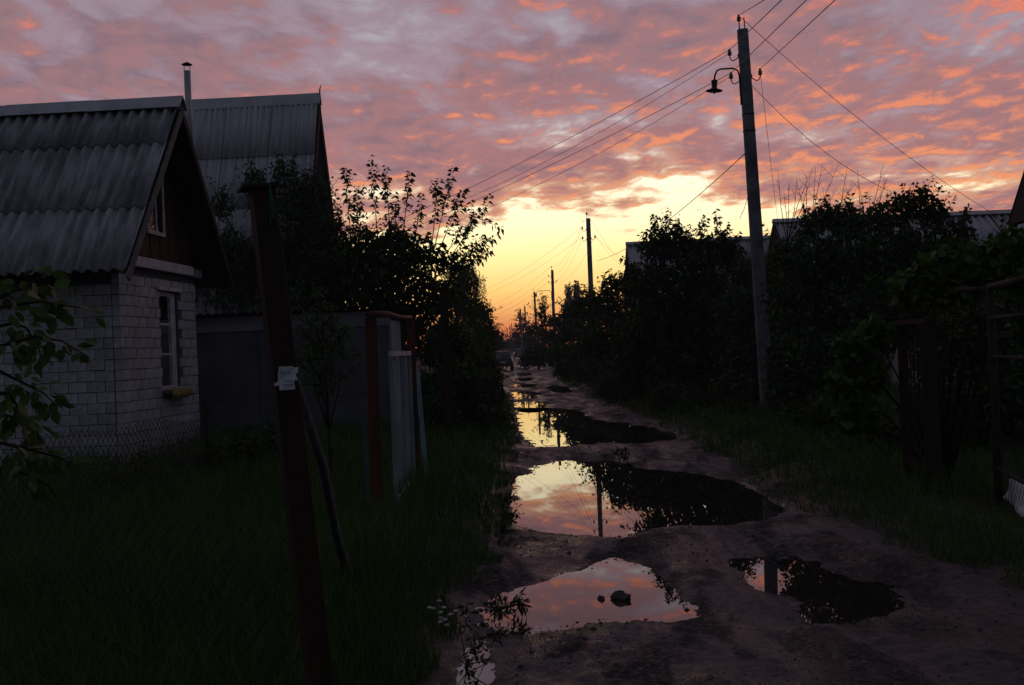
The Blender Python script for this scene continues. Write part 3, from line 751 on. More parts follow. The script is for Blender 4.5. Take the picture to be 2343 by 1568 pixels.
for i in range(9):
    y0 = SY0 + .352 + i * 0.2
    MB().hexa([(x, y, z) for z in (.14 + .02 * (i % 3), 2.25 - .03 * (i % 2)) for x, y in ((SX1 - .033, y0), (SX1 + .004 * (i % 2), y0), (SX1 + .004 * (i % 2), y0 + .185), (SX1 - .033, y0 + .185))]).build('plank', M['paleblue'], dr)
MB().box((SX1 + .02, SY0 + .5, 1.55), (.03, .05, .16)).build('hinge', M['black'], dr)
for i in range(4):
    x0 = SX0 - .1 + i * 1.0
    wavy_sheet(Vector((x0, SY1 + .1, SZ + .02 + .003 * (i % 2))), Vector((1, 0, 0)), Vector((0, -1, .01)), 1.05 if i < 3 else 0.95, SY1 - SY0 + .28, 0.15, 0.022, nrm=Vector((0, 0, 1))).build('roof_sheet', M['darkwood'], shed, smooth=True)

# ------------------------------------------------------------------ power poles
def insulator(mb_hook, mb_glass, p, side, tang):
    """hooked pin: from the pole face out and up, bell insulator on top"""
    o = tang * side
    mb_hook.tube([p, p + o * .05 - zU * .03, p + o * .11 - zU * .07, p + o * .17 - zU * .05, p + o * .19 + zU * .02, p + o * .19 + zU * .07], .011, 6)
    mb_glass.lathe(p + o * .19 + zU * .04, [(.032, 0), (.045, .012), (.035, .04), (.045, .055), (.036, .085), (.022, .10), (.028, .125), (.015, .135)], 10)
    return p + o * .19 + zU * .155
POLES = []
def power_pole(base, top, label, detail=2, wtop=.20, wbot=.27, group=None):
    base, top = Vector(base), Vector(top)
    th = thing('power_pole', base, label, 'power pole', group)
    ax = (top - base).normalized()
    tx = Vector((1, 0, 0)); tx = (tx - ax * tx.dot(ax)).normalized(); ty = ax.cross(tx)
    ln = (top - base).length
    mb = MB(); ring = lambda c, w: [c + tx * a * w / 2 + ty * b * w / 2 * .8 for a, b in ((-1, -.75), (-.75, -1), (.75, -1), (1, -.75), (1, .75), (.75, 1), (-.75, 1), (-1, .75))]
    n = 8
    b0 = base - ax * .3
    pts = ring(b0, wbot) + ring(top, wtop)
    mb.add(pts, [(i, (i + 1) % n, n + (i + 1) % n, n + i) for i in range(n)] + [tuple(reversed(range(n))), tuple(range(n, 2 * n))])
    sh = mb.build('shaft', M['concrete'], th)
    ends = {}
    spec = [('top', 0.0, 0), ('l1', .55, -1), ('l2', 1.02, -1), ('r1', .98, 1)]
    for nm, dn, sd in spec:
        hk, gl = MB(), MB()
        if sd == 0:
            p = top + tx * (-.06)
            hk.tube([p - ax * .1, p + ax * .22], .012, 6)
            gl.lathe(p + ax * .17, [(.032, 0), (.045, .012), (.035, .04), (.045, .055), (.036, .085), (.022, .10), (.028, .125), (.015, .135)], 10, ax)
            ends[nm] = p + ax * .29
        else:
            w = wtop + (wbot - wtop) * dn / ln
            p = top - ax * dn + tx * sd * w / 2
            ends[nm] = insulator(hk, gl, p, sd, tx)
            MB().box(p + tx * sd * .012 + ax * .03, (.03, .04, .06), (tx, ty, ax)).build('bracket_bolt', M['black'], th)
        h = hk.build('hook', M['black'], th, smooth=True); gl.build('insulator', M['insul'], h, smooth=True)
    if detail > 1:
        MB().tube([top + tx * .05 - ax * .1, top + tx * .045 + ax * .24], .012, 6).build('top_pin', M['black'], th)
        for dn in (1.72, 2.06):
            w = wtop + (wbot - wtop) * dn / ln + .012
            c = top - ax * dn
            mb = MB(); r0, r1 = ring(c - ax * .018, w), ring(c + ax * .018, w)
            mb.add(r0 + r1, [(i, (i + 1) % n, n + (i + 1) % n, n + i) for i in range(n)] + [tuple(reversed(range(n))), tuple(range(n, 2 * n))])
            mb.build('clamp_band', M['black'], th)
    ends['ax'], ends['tx'], ends['topv'], ends['wt'] = ax, tx, top, (wtop, wbot, ln)
    POLES.append(ends)
    return th, ends
p1b, p1t = W(1757, 945, 22.9), W(1698, 68, 22.9)
p1b.z = 0.12
pole1, E1 = power_pole(p1b, p1t, 'tall concrete power pole with a lamp arm standing closest beside the hedge')
def lamp_arm(th, E, dn, length):
    ax, tx, top = E['ax'], E['tx'], E['topv']; w = E['wt'][0] / 2 + .012
    s = top - ax * (dn + .75) - tx * (w + .01); 
    path = [s, top - ax * (dn + .16) - tx * (w + .012), top - ax * (dn + .05) - tx * (w + .04), top - ax * dn - tx * (w + .13)]
    path += [top - ax * (dn + .0) - tx * (w + length * .75), top - ax * (dn + .03) - tx * (w + length * .88), top - ax * (dn + .12) - tx * (w + length * .97), top - ax * (dn + .22) - tx * (w + length)]
    arm = MB().tube(path, .018, 8).build('lamp_arm', M['black'], th, smooth=True)
    e = path[-1]; d = (-zU + tx * -.06).normalized()
    MB().lathe(e, [(.02, -.02), (.062, 0), (.07, .03), (.058, .05), (.055, .15), (.07, .17), (.165, .205), (.172, .215), (.15, .21), (.05, .20)], 18, d).build('lamp_shade', M['black'], arm, smooth=True)
    MB().lathe(e + d * .17, [(.02, 0), (.04, .03), (.045, .055), (.03, .085), (.008, .1)], 12, d).build('bulb', M['insul'], arm, smooth=True)
lamp_arm(pole1, E1, .77, .52)
p2t = W(1345, 500, 54); p2b = Vector((3.85, 54, 0.1))
pole2, E2 = power_pole(p2b, p2t, 'concrete power pole standing alone against the bright yellow sky', 1)
p3t = W(1263, 618, 89); p3b = Vector((3.3, 89, 0.1))
pole3, E3 = power_pole(p3b, p3t, 'distant power pole with a small curved lamp arm', 1)
lamp_arm(pole3, E3, 1.6, 1.2)
E3b = E3
for k, (x, y, D) in enumerate(((1222, 668, 121), (1200, 701, 161), (1190, 707, 170), (1170, 740, 266), (1166, 745, 290), (1160, 752, 330))):
    t = W(x, y, D)
    power_pole((t.x + .1, D, .1), t, ('far power pole just past the thin young tree', 'far power pole rising at the right of the feathery far tree', 'far power pole rising at the left of the feathery far tree', 'tiny far power pole, foremost of the last three', 'tiny far power pole, middle of the last three', 'tiny far power pole, last one of the row')[k], 1, group='far power poles down the lane')

# ------------------------------------------------------------------ wires
def wire(a, b, sag, label, r=.006, n=14, group=None):
    a, b = Vector(a), Vector(b)
    pts = [a.lerp(b, i / n) - zU * (4 * sag * (i / n) * (1 - i / n)) for i in range(n + 1)]
    o = MB().tube(pts, r, 5).build('overhead_wire', M['wire'], origin=a, smooth=True)
    return tag(o, label, 'wire', group)
# incoming span from behind the camera (the pole behind stands out of frame)
gi_ = 'wires running overhead to the near pole'
for key, (x, y) in (('top', (1760, -10)), ('l1', (1795, -10)), ('l2', (1852, -10)), ('r1', (1918, -10))):
    e = E1[key]; q = W(x, y, 13.0); d = (q - e); far = e + d * 2.6
    wire(e, far, .015, {'top': 'overhead wire rising from the pin on top of the lamp pole', 'l1': 'overhead wire rising from behind the lamp pole, upper hooked insulator', 'l2': 'overhead wire rising from behind the lamp pole, lower hooked insulator', 'r1': 'overhead wire rising from the single insulator opposite the lamp arm'}[key], .0065, group=gi_)
# span crossing the lane to a wooden pole hidden in the cherry tree
hx = Vector((-3.45, 33, 0.1))
hp_ = thing('wooden_pole', hx, 'leaning wooden wire pole half hidden by the leafy tree near the shed', 'pole')
MB().tube([hx - zU * .3, hx + Vector((.05, 0, 5.36))], [.09, .055], 9).build('shaft', M['darkwood'], hp_, smooth=True)
gl_ = 'wires slanting from the lamp pole to the left trees'
wire(E1['l1'], hx + Vector((.09, 0, 5.30)), .15, "topmost wire from the lamp pole's upper hook across the lane into the leafy tree", .0065, group=gl_)
wire(E1['l1'] - zU * .06, hx + Vector((.09, 0, 5.22)), .35, "slacker wire below the topmost from the lamp pole's upper hook into the leafy tree", .005, group=gl_)
wire(E1['l2'], hx + Vector((.08, 0, 4.9)), .12, "taut wire from the lamp pole's lower hook across the lane into the leafy tree", .0065, group=gl_)
wire(E1['l2'] - zU * .06, hx + Vector((.08, 0, 4.65)), .30, "lowest sagging wire from the lamp pole's lower hook into the leafy tree", .005, group=gl_)
# service drops to the right-hand gardens
wire(E1['top'], W(2285, 497, 29.5), .25, 'long wire sloping from the lamp pole top to the bright wavy roof', .006)
wire(E1['topv'] - E1['ax'] * 1.15 + E1['tx'] * .12, W(2180, 480, 24), .5, 'sagging wire dropping from the lamp pole to the hedge beside the vine', .006)
wire(E1['r1'], W(1785, 555, 34), .1, 'slack wire hanging from the lamp pole insulator to the pale house ridge', .005)
wire(E1['topv'] - E1['ax'] * 1.2 + E1['tx'] * .12, W(1742, 560, 40), .02, 'thin wire falling steeply behind the lamp pole to the low roof', .005)
wire(W(1704, 352, 22.9), W(1366, 597, 53.8), .35, 'single cable running from the lamp pole shaft to the lone pole', .009)
MB().tube([W(1711, 450, 22.9), W(1702, 478, 22.8), W(1692, 500, 22.75)], .006, 5).build('loose_wire_end', M['wire'], pole1)
gm = 'wires slanting left from the lone pole'
for key, (x, y), dz_ in (('l1', (1098, 668), 0), ('l2', (1098, 678), 0)):
    wire(E2[key], W(x, y, 78), .3, ('upper' if key == 'l1' else 'lower') + ' hair thin wire slanting from the lone pole down to the willow', .005, group=gm)
for key in ('top', 'l1', 'l2', 'r1'):
    wire(E2[key], E3[key], .75, {'top': 'topmost', 'l1': 'upper hook', 'l2': 'lower hook', 'r1': 'outer'}[key] + ' wire sagging between the lone pole and the distant lamp armed pole', .005, group='sagging wires between the two distant poles')
for (x, y), key in (((1418, 600), 'top'), ((1425, 612), 'r1'), ((1440, 602), 'r1')):
    wire(E2[key], W(x, y, 58.5), .12, {1418: 'steepest fine wire falling from the top of the lone pole', 1425: 'middle fine wire falling from the lone pole to the striped roof', 1440: 'fine wire falling from the lone pole, closest to the striped roof'}[x], .005, group='wires falling to the striped roof')
for (x, y), key in (((1120, 700), 'top'), ((1125, 712), 'l1'), ((1128, 722), 'l2')):
    wire(E3[key], W(x, y, 118), .35, {'top': 'topmost', 'l1': 'middle', 'l2': 'lowest'}[key] + ' faint wire slanting from the distant lamp armed pole to the trees', .007, group='faint wires from the distant lamp armed pole')

# ------------------------------------------------------------------ rusty posts on the left
def square_post(name, base, top, w, mat, label, plate=None, cat='post', yaw=0.3, group=None, origin_z=None):
    base, top = Vector(base), Vector(top); ax = (top - base).normalized()
    tx = Vector((math.cos(yaw), math.sin(yaw), 0)); tx = (tx - ax * tx.dot(ax)).normalized(); ty = ax.cross(tx)
    th = thing(name, base, label, cat, group)
    mb = MB(); c = (base + top) / 2
    mb.box(c - ax * .1, (w, w, (top - base).length + .2), (tx, ty, ax)); mb.build('post_shaft', mat, th, bevel=w * .08)
    if plate:
        MB().box(top + ax * .004 + tx * plate[2], (plate[0], plate[1], .012), (tx, ty, (ax + tx * .06).normalized())).build('cap_plate', mat, th)
    return th, ax, tx, ty
fb, ft = Vector((-0.735, 4.2, 0.12)), W(598, 432, 4.2)
big, fax, ftx, fty = square_post('rusty_post', fb, ft, .088, M['rust'], 'leaning rusty square steel post with a flat cap and torn paper notice', (.135, .12, -.012), yaw=.42)
# sign tied on the post
sc_ = W(657, 867, 4.13)
S = lambda a, b, d=0.0: sc_ + R_ * (a / FPX * 4.13) - zU * (b / FPX * 4.13) - Vector((0, 1, 0)) * d
outline = [(-16, -28), (15, -29), (17, -26), (26, -27), (25, -14), (20, -12), (24, -2), (24, 4), (17, 3), (18, 24), (-17, 26), (-17, 8), (-21, 14), (-28, 17), (-28, 12), (-20, 6), (-20, -8)]
outline = [(a * 1.02, b) for a, b in outline]
pm = MB(); nO = len(outline)
bend = lambda a, b: .010 * math.cos(a / 9.0) * (1 if abs(a) < 17 else .4) + .004 * math.sin(b / 6.0 + a / 11)
pm.v = [tuple(S(a, b, .012 + bend(a, b))) for a, b in outline]; pm.f = [tuple(range(nO))]
note = thing('paper_notice', S(0, 28), 'torn white paper notice with blurred lines tied to the leaning rusty post', 'notice')
po = pm.build('paper_sheet', M['paper'], note); po.modifiers.new('thick', 'SOLIDIFY').thickness = .0006
ink = MB()
def stroke(a0, b0, a1, b1, w=1.0):
    d = Vector((a1 - a0, b1 - b0)); n2 = Vector((-d.y, d.x)).normalized() * w / 2
    ink.add([S(a0 + n2.x, b0 + n2.y, .0275), S(a1 + n2.x, b1 + n2.y, .0275), S(a1 - n2.x, b1 - n2.y, .0275), S(a0 - n2.x, b0 - n2.y, .0275)], [(0, 1, 2, 3)])
# the headline's first letter and the smudged row after it, the rule below, two rows of worn digits
stroke(-10.5, -20, -10.5, -13.5, 1.4); stroke(-10, -17, -8, -20); stroke(-10, -17, -8, -13.5)
rs_ = random.Random(4)
for k in range(7):
    a = -6 + k * 2.3; stroke(a, -17.5 + rs_.uniform(-.6, .6), a + rs_.uniform(-.4, .8), -14 + rs_.uniform(-.5, .3), .8)
    if k % 2: stroke(a, -16, a + 1.6, -16.4, .6)
stroke(-10, -12, 12, -12.6, .8); stroke(-11, -7, -11, -4.5, 1.3)
for row in (2.2, 12):
    for k in range(8):
        a = -6 + k * 2.7; h = 3.6
        stroke(a, row, a + (0 if k in (3, 4) else rs_.uniform(-.3, .3)), row + h, .95 if k in (2, 3) else .7)
        if k not in (3,): stroke(a, row + rs_.uniform(0, 1), a + 1.5, row + rs_.uniform(0, 1), .6); stroke(a, row + h * rs_.uniform(.5, 1), a + 1.5, row + h * .9, .6)
ink.build('writing', M['ink'], note)
for a0, a1, bb in ((-29, -17, 13), (15, 25, 0)):
    MB().hexa([S(a0, bb + 3, .004), S(a1, bb + 3, .012), S(a1, bb + 3, .013), S(a0, bb + 3, .005), S(a0, bb - 3, .004), S(a1, bb - 3, .012), S(a1, bb - 3, .013), S(a0, bb - 3, .005)]).build('tape_strip', M['paper'], note)
# green cord knotted round the top of the post
cord = MB(); t0 = ft - fty * .052 + ftx * .018
cord.tube([t0 + fax * .02 + ftx * .10, t0 + fax * .022 + ftx * .05, t0 + fax * .01 - fty * .006, t0 - fax * .05 - fty * .008, t0 - fax * .12 - fty * .006], .004, 6)
for s in (-1, 1): cord.tube([t0 - fax * .02 - fty * .01, t0 - fax * .07 + ftx * s * .008 - fty * .01, t0 - fax * .145 + ftx * s * .014 - fty * .008], .0025, 5)
tag(cord.build('green_cord', M['green_cord'], origin=t0), 'green cord knotted and hanging from the leaning post cap', 'cord')
# grey pole leaning on it
lb = G(806, 1335, .17); lt = W(678, 880, 4.32)
ls = [lt, lt.lerp(lb, .3) + Vector((.012, 0, .01)), lt.lerp(lb, .65) + Vector((-.012, 0, -.01)), lb - zU * .03]
tag(MB().tube(ls, [.020, .024, .027, .033], 9).build('leaning_stake', M['greywood'], origin=lb, smooth=True), 'grey crooked wooden stake leaning against the rusty post', 'stake')
# gate posts with a pipe across
g1b = Vector((W(858, 1000, 9.6).x, 9.6, .12)); g1t = W(848, 728, 9.6)
g2b = Vector((W(947, 1000, 12.3).x, 12.3, .12)); g2t = W(938, 733, 12.3)
square_post('gate_post', g1b, g1t, .10, M['rustred'], 'red rusted gate post nearer the paper notice holding the pipe', yaw=.1)
square_post('gate_post', g2b, g2t, .092, M['rustred'], 'red rusted gate post next to the pale blue picket', yaw=.1)
pa, pb_ = g1t + Vector((0, -.12, .03)), g2t + Vector((0, .1, .03))
tag(MB().tube([pa, pa.lerp(pb_, .4) + zU * .012, pa.lerp(pb_, .7) - zU * .008, pb_], [.032, .03, .026, .024], 9).build('gate_crosspipe', M['rustred'], origin=pa, smooth=True), 'rusty bent pipe laid across the two red gate posts', 'pipe')
b3 = Vector((W(1029, 1040, 17).x, 17, .12)); t3 = W(1014, 662, 17)
square_post('tall_post', b3, t3, .12, M['rust'], 'tall dark rusted post with flat cap among the lane side bushes', (.19, .17, 0), yaw=.1)

# chain-link: zigzag wires as thin flat strips
def chain_link(mb, P0, P1, h0, h1, cell, r, sag=None, zbase=None, skirt=0.0):
    P0, P1 = Vector(P0), Vector(P1); L = (P1 - P0).length; d = (P1 - P0) / L
    nrm = Vector((-d.y, d.x, 0)); n = int(L / cell); 
    rows = int(round(max(h0, h1) / cell))
    def pt(i, j, off=0):
        s = i * cell; f = s / L
        top = h0 + (h1 - h0) * f + (sag(f) if sag else 0)
        return P0 + d * s + zU * (top * j / rows) + nrm * off
    for i in range(n):
        for k in range(2):
            for j in range(rows):
                if (i + j) % 2 == k and k == 0: a, b = pt(i, j), pt(i + 1, j + 1)
                elif (i + j) % 2 == 1 and k == 1: a, b = pt(i, j + 1), pt(i + 1, j)
                else: continue
                t = (b - a).normalized(); w = t.cross(nrm).normalized() * r
                a2, b2 = a + nrm * r * (1 if k else -1), b + nrm * r * (-1 if k else 1)
                mb.add([a2 - w, b2 - w, b2 + w, a2 + w, a2 - w + nrm * r, b2 - w + nrm * r, b2 + w + nrm * r, a2 + w + nrm * r], [(0, 1, 2, 3), (7, 6, 5, 4), (0, 4, 5, 1), (2, 6, 7, 3)])
    return mb
fen = thing('chain_link_fence', Vector((-3.75, 10.5, .15)), 'sagging low chain link fence in front of the brick house', 'fence')
fa, fbb = Vector((-3.95, 7.6, .12)), Vector((-3.66, 13.6, .12))
chain_link(MB(), fa, fbb, 0.98, .86, .056, .0030, lambda f: -.05 * math.sin(f * 9) ** 2).build('mesh', M['fencewire'], fen)
for zz, rr in ((.62, .004),):
    MB().tube([fa + zU * zz, fa.lerp(fbb, .5) + zU * (zz - .03), fbb + zU * zz], rr, 5).build('tension_wire', M['fencewire'], fen)
for f in (0.02, .98):
    p = fa.lerp(fbb, f); MB().tube([p - zU * .2, p + zU * 1.0], .02, 7).build('fence_stake', M['rust'], fen)
fen2 = thing('chain_link_fence', Vector((-2.3, 6.0, .15)), 'slack chain link netting running from the leaning rusty post through the grass', 'fence')
chain_link(MB(), Vector((-.80, 4.3, .12)), Vector((-3.9, 7.55, .12)), .82, .95, .060, .0022, lambda f: -.12 * math.sin(f * 3.14)).build('mesh', M['fencewire'], fen2)
# little gate between the red posts: pale blue frame, netting
gate = thing('garden_gate', Vector((-1.1, 11, .15)), 'narrow pale blue netting gate hung between the red posts', 'gate')
ga, gb = g1b + Vector((.10, .55, 0)), g2b + Vector((.0, -.14, 0))
gd = (gb - ga).normalized(); gL = (gb - ga).length; gn = Vector((-gd.y, gd.x, 0)); GZ = 1.36
for s in (0.0, .5, 1.0):
    MB().box(ga + gd * gL * s + zU * (.1 + GZ / 2), (.05, .03, GZ), (gd, gn, zU)).build('gate_stile', M['bluepaint'], gate)
for z in (.16, .12 + GZ):
    MB().box(ga + gd * gL * .5 + zU * z, (gL + .05, .034, .045), (gd, gn, zU)).build('gate_rail', M['whitepaint'] if z > 1 else M['bluepaint'], gate)
chain_link(MB(), ga + zU * .15 + gn * .02, gb + zU * .15 + gn * .02, GZ - .04, GZ - .04, .045, .0022).build('netting', M['zinc'], gate)
pk = W(955, 850, 13.0); pkb = Vector((W(972, 1000, 12.9).x, 12.9, .1))
tag(MB().tube([pkb, pk - zU * .05, pk + zU * .03], [.036, .034, .008], 4, phase=.78).build('picket', M['bluepaint'], origin=pkb), 'lone pale blue pointed picket beside the red gate post', 'picket')
pk2 = Vector((W(838, 1000, 9.9).x, 9.9, .1))
tag(MB().tube([pk2, pk2 + Vector((-.02, 0, .98))], .022, 4, phase=.78).build('picket', M['greyrender'], origin=pk2), 'dull grey stake standing behind the nearer red gate post', 'picket')
# ------------------------------------------------------------------ right-hand gate and fence
wk = thing('wicket_panel', Vector((3.85, 10.7, .15)), 'narrow rusty rod wicket between two posts under the vine', 'wicket')
wa, wb = W(2063, 760, 10.9), W(2122, 760, 10.2); wa.z = wb.z = .1
wtop = W(2090, 742, 10.6).z
wd = (wb - wa).normalized(); wn = Vector((-wd.y, wd.x, 0)); wl_ = (wb - wa).length
for p, w in ((wa, .05), (wb, .075)):
    MB().tube([p - zU * .15, p + zU * (wtop - .1)], w, 4 if w < .06 else 8, phase=.7).build('post_shaft', M['rust'], wk)
MB().box(wa.lerp(wb, .5) + zU * (wtop - .08), (wl_ + .16, .1, .05), (wd, wn, zU)).build('top_plate', M['rust'], wk)
for i in range(1, 7):
    p = wa.lerp(wb, i / 7); MB().tube([p + zU * .1, p + zU * (wtop - .1)], .008, 5).build('rod', M['rust'], wk)
MB().box(wa.lerp(wb, .5) + zU * .25, (wl_, .03, .04), (wd, wn, zU)).build('bottom_rail', M['rust'], wk)
pg = thing('pipe_gate', Vector((3.9, 9, .15)), 'dark pipe frame gate with three rails at the vine', 'gate')
q0, q1 = W(2274, 900, 9.45), Vector((3.62, 7.7, .1)); q0.z = q1.z = .1
for f in (0.0, 1.0):
    p = q0.lerp(q1, f); MB().tube([p - zU * .1, p + zU * 1.86], .035, 9).build('gate_stile', M['darkwood'], pg, smooth=True)
for z in (1.86, 1.60, 1.28, .35):
    MB().tube([q0 + zU * z + Vector((0, .02, 0)), q1 + zU * z], .028 if z > 1.8 else .018, 8).build('gate_rail', M['darkwood'], pg, smooth=True)
MB().tube([q0 + zU * 1.84, W(2188, 664, 10.2)], .025, 8).build('side_rail', M['darkwood'], pg, smooth=True)
chain_link(MB(), q0 + Vector((.03, 0, .02)), q1 + Vector((.03, 0, .02)), .62, .62, .056, .0022).build('mesh', M['fencewire'], pg)
fs_ = MB(); nxs, nzs = 16, 6
for i in range(nxs + 1):
    for j in range(nzs + 1):
        s, t = i / nxs, j / nzs
        fs_.v.append((q0.x + (q1.x - q0.x) * s + .07 + .05 * math.sin(7 * s + 3 * t) + .12 * t, q0.y - 1.75 * s + .25, .12 + .24 * t * (.8 + .3 * math.sin(5 * s))))
fs_.f = [(i * (nzs + 1) + j, (i + 1) * (nzs + 1) + j, (i + 1) * (nzs + 1) + j + 1, i * (nzs + 1) + j + 1) for i in range(nxs) for j in range(nzs)]
tag(fs_.build('plastic_sheet', M['film'], origin=(q0.x, q0.y, .1), smooth=True), 'crumpled white plastic sheet lying behind the pipe gate netting', 'plastic sheet').modifiers.new('thick', 'SOLIDIFY').thickness = .004
# thin stake by the right verge and stub by the lamp pole
tb = G(1462, 925, .1); tag(MB().tube([tb - zU * .1, W(1462, 765, tb.y)], .035, 7).build('fence_stake', M['rust'], origin=tb), 'thin dark stake standing at the verge under the tall bush', 'stake')
tb = W(1765, 930, 22.2); tb.z = .1; tag(MB().tube([tb - zU * .1, tb + zU * 1.35], .07, 8).build('post_stub', M['darkwood'], origin=tb), 'short dark post stub at the foot of the lamp pole', 'post')

# ------------------------------------------------------------------ cars down the lane
def car(label, x, y, yaw, paint, scale=1.0):
    c = thing('parked_car', Vector((x, y, .06)), label, 'car')
    cs, sn = math.cos(yaw), math.sin(yaw)
    T = lambda a, b, z: Vector((x + (a * cs - b * sn) * scale, y + (a * sn + b * cs) * scale, .06 + z * scale))   # a across, b along (rear at -b)
    def loft(secs, name, mat, par=c, smooth=False, bev=.03):
        mb = MB(); k = len(secs[0])
        for sct in secs: mb.v.extend([tuple(T(*p)) for p in sct])
        for i in range(len(secs) - 1):
            for j in range(k): mb.f.append((i * k + j, i * k + (j + 1) % k, (i + 1) * k + (j + 1) % k, (i + 1) * k + j))
        mb.f.append(tuple(reversed(range(k)))); mb.f.append(tuple((len(secs) - 1) * k + j for j in range(k)))
        return mb.build(name, mat, par, smooth=smooth, bevel=bev)
    prof = [(-2.02, .42, .72), (-1.98, .40, .92), (-1.0, .36, .95), (.0, .30, .95), (1.1, .34, .92), (1.85, .38, .80), (2.02, .42, .62)]
    loft([[(-.80 + .06 * (abs(b) > 1.9), b, z0), (.80 - .06 * (abs(b) > 1.9), b, z0), (.83 - .08 * (abs(b) > 1.9), b, (z0 + z1) / 2 + .05), (.74 - .08 * (abs(b) > 1.9), b, z1), (-.74 + .08 * (abs(b) > 1.9), b, z1), (-.83 + .08 * (abs(b) > 1.9), b, (z0 + z1) / 2 + .05)] for b, z0, z1 in prof], 'body', paint)
    loft([[(-.72, -1.35, .935), (.72, -1.35, .935), (.72, .85, .925), (-.72, .85, .925)], [(-.68, -1.15, 1.10), (.68, -1.15, 1.10), (.68, .50, 1.10), (-.68, .50, 1.10)], [(-.58, -.80, 1.40), (.58, -.80, 1.40), (.58, .05, 1.40), (-.58, .05, 1.40)], [(-.50, -.65, 1.44), (.50, -.65, 1.44), (.50, -.05, 1.44), (-.50, -.05, 1.44)]], 'cabin', paint)
    def pane(name, pts, mat):
        mb = MB(); mb.add([T(*p) for p in pts], [tuple(range(len(pts)))]); o = mb.build(name, mat, c); o.modifiers.new('thick', 'SOLIDIFY').thickness = .012
    pane('rear_window', [(-.60, -1.275, 1.0), (.60, -1.275, 1.0), (.52, -.92, 1.36), (-.52, -.92, 1.36)], M['carglass'])
    pane('windscreen', [(.60, .74, 1.0), (-.60, .74, 1.0), (-.52, .19, 1.36), (.52, .19, 1.36)], M['carglass'])
    for s in (-1, 1):
        pane('side_window', [(s * .715, -1.0, 1.0), (s * .715, .45, 1.0), (s * .605, .08, 1.35), (s * .605, -.72, 1.35)], M['carglass'])
        pane('tail_lamp', [(s * .70, -2.035, .62), (s * .50, -2.035, .62), (s * .50, -2.02, .78), (s * .69, -2.02, .78)], M['tail'])
        for b in (-1.25, 1.25):
            wc = T(s * .72, b, .29); ax = (T(1, 0, 0) - T(0, 0, 0)).normalized()
            w_ = MB().lathe(wc - ax * .09, [(.20, 0), (.27, .0), (.29, .03), (.29, .15), (.27, .18), (.20, .18)], 18, ax).build('wheel', M['tyre'], c, smooth=False)
            MB().lathe(wc + ax * (.05 * s), [(.18, 0), (.17, .05), (.05, .06)], 12, ax * s).build('rim', M['zinc'], w_)
    loft([[(-.78, -2.10, .40), (.78, -2.10, .40), (.78, -1.99, .40), (-.78, -1.99, .40)], [(-.78, -2.10, .54), (.78, -2.10, .54), (.78, -1.99, .54), (-.78, -1.99, .54)]], 'bumper', M['black'])
    loft([[(-.26, -2.055, .58), (.26, -2.055, .58), (.26, -2.03, .58), (-.26, -2.03, .58)], [(-.26, -2.055, .69), (.26, -2.055, .69), (.26, -2.03, .69), (-.26, -2.03, .69)]], 'number_plate', M['paper'], bev=0)
    return c
def paint(nm, c): return material(nm, c, tuple(q * 1.1 for q in c), 3, (.25, .35), 0, None, .6)
car('dark car parked half on the verge with its tail towards the viewer', -.80, 82, 0.02, paint('dark_green_car_paint', (.02, .025, .03)))
car('small hatch backed car standing in the lane with bright rear glass', 1.05, 165, 0.0, paint('dark_blue_car_paint', (.02, .022, .035)), 1.1)
car('pale car roof behind the dark parked car', -1.6, 112, 0.05, paint('silver_car_paint', (.18, .18, .19)))

# ------------------------------------------------------------------ vegetation
def unit(a): return a / np.maximum(np.linalg.norm(a, axis=1, keepdims=True), 1e-9)
def leaves(pos, dirs, size, ratio, rng, fold=0.18, curl=0.0):
    """folded leaf of two triangles (or four when curled); returns V, F"""
    n = len(pos); side = unit(np.cross(dirs, unit(rng.normal(size=(n, 3)))))
    nrm = np.cross(side, dirs); s = size[:, None]
    mid = pos + dirs * s * 0.45 + nrm * s * fold * 0.5
    tip = pos + dirs * s - np.array([0, 0, 1.0]) * s * curl
    V = np.stack([pos, mid - side * s * ratio * .5 + nrm * s * fold * .3, tip, mid + side * s * ratio * .5 + nrm * s * fold * .3, pos + dirs * s * .48 - np.array([0, 0, 1.0]) * s * curl * .2], 1).reshape(-1, 3)
    b = np.arange(n)[:, None] * 5
    F = np.concatenate([b + np.array([[0, 1, 4]]), b + np.array([[1, 2, 4]]), b + np.array([[4, 2, 3]]), b + np.array([[0, 4, 3]])], 0)
    return V, F
def twigs(a, b, r, rng):
    n = len(a); d = unit(b - a); s1 = unit(np.cross(d, np.array([[0.3, 0.9, 0.1]]))); s2 = np.cross(d, s1); r = r[:, None]
    V = np.stack([a + s1 * r, a - s1 * r * .5 + s2 * r * .87, a - s1 * r * .5 - s2 * r * .87, b], 1).reshape(-1, 3)
    k = np.arange(n)[:, None] * 4
    return V, np.concatenate([k + np.array([[0, 1, 3]]), k + np.array([[1, 2, 3]]), k + np.array([[2, 0, 3]])], 0)
def merge(parts):
    Vs, Fs, o = [], [], 0
    for V, F in parts: Vs.append(V); Fs.append(F + o); o += len(V)
    return np.concatenate(Vs), np.concatenate(Fs)
def lob(spec):
    out = []
    for x, y, D, r in spec:
        R = r / FPX * D; out.append((np.array(W(x, y, D)), np.array([R, R * .9, R])))
    return out
TRI = [0]
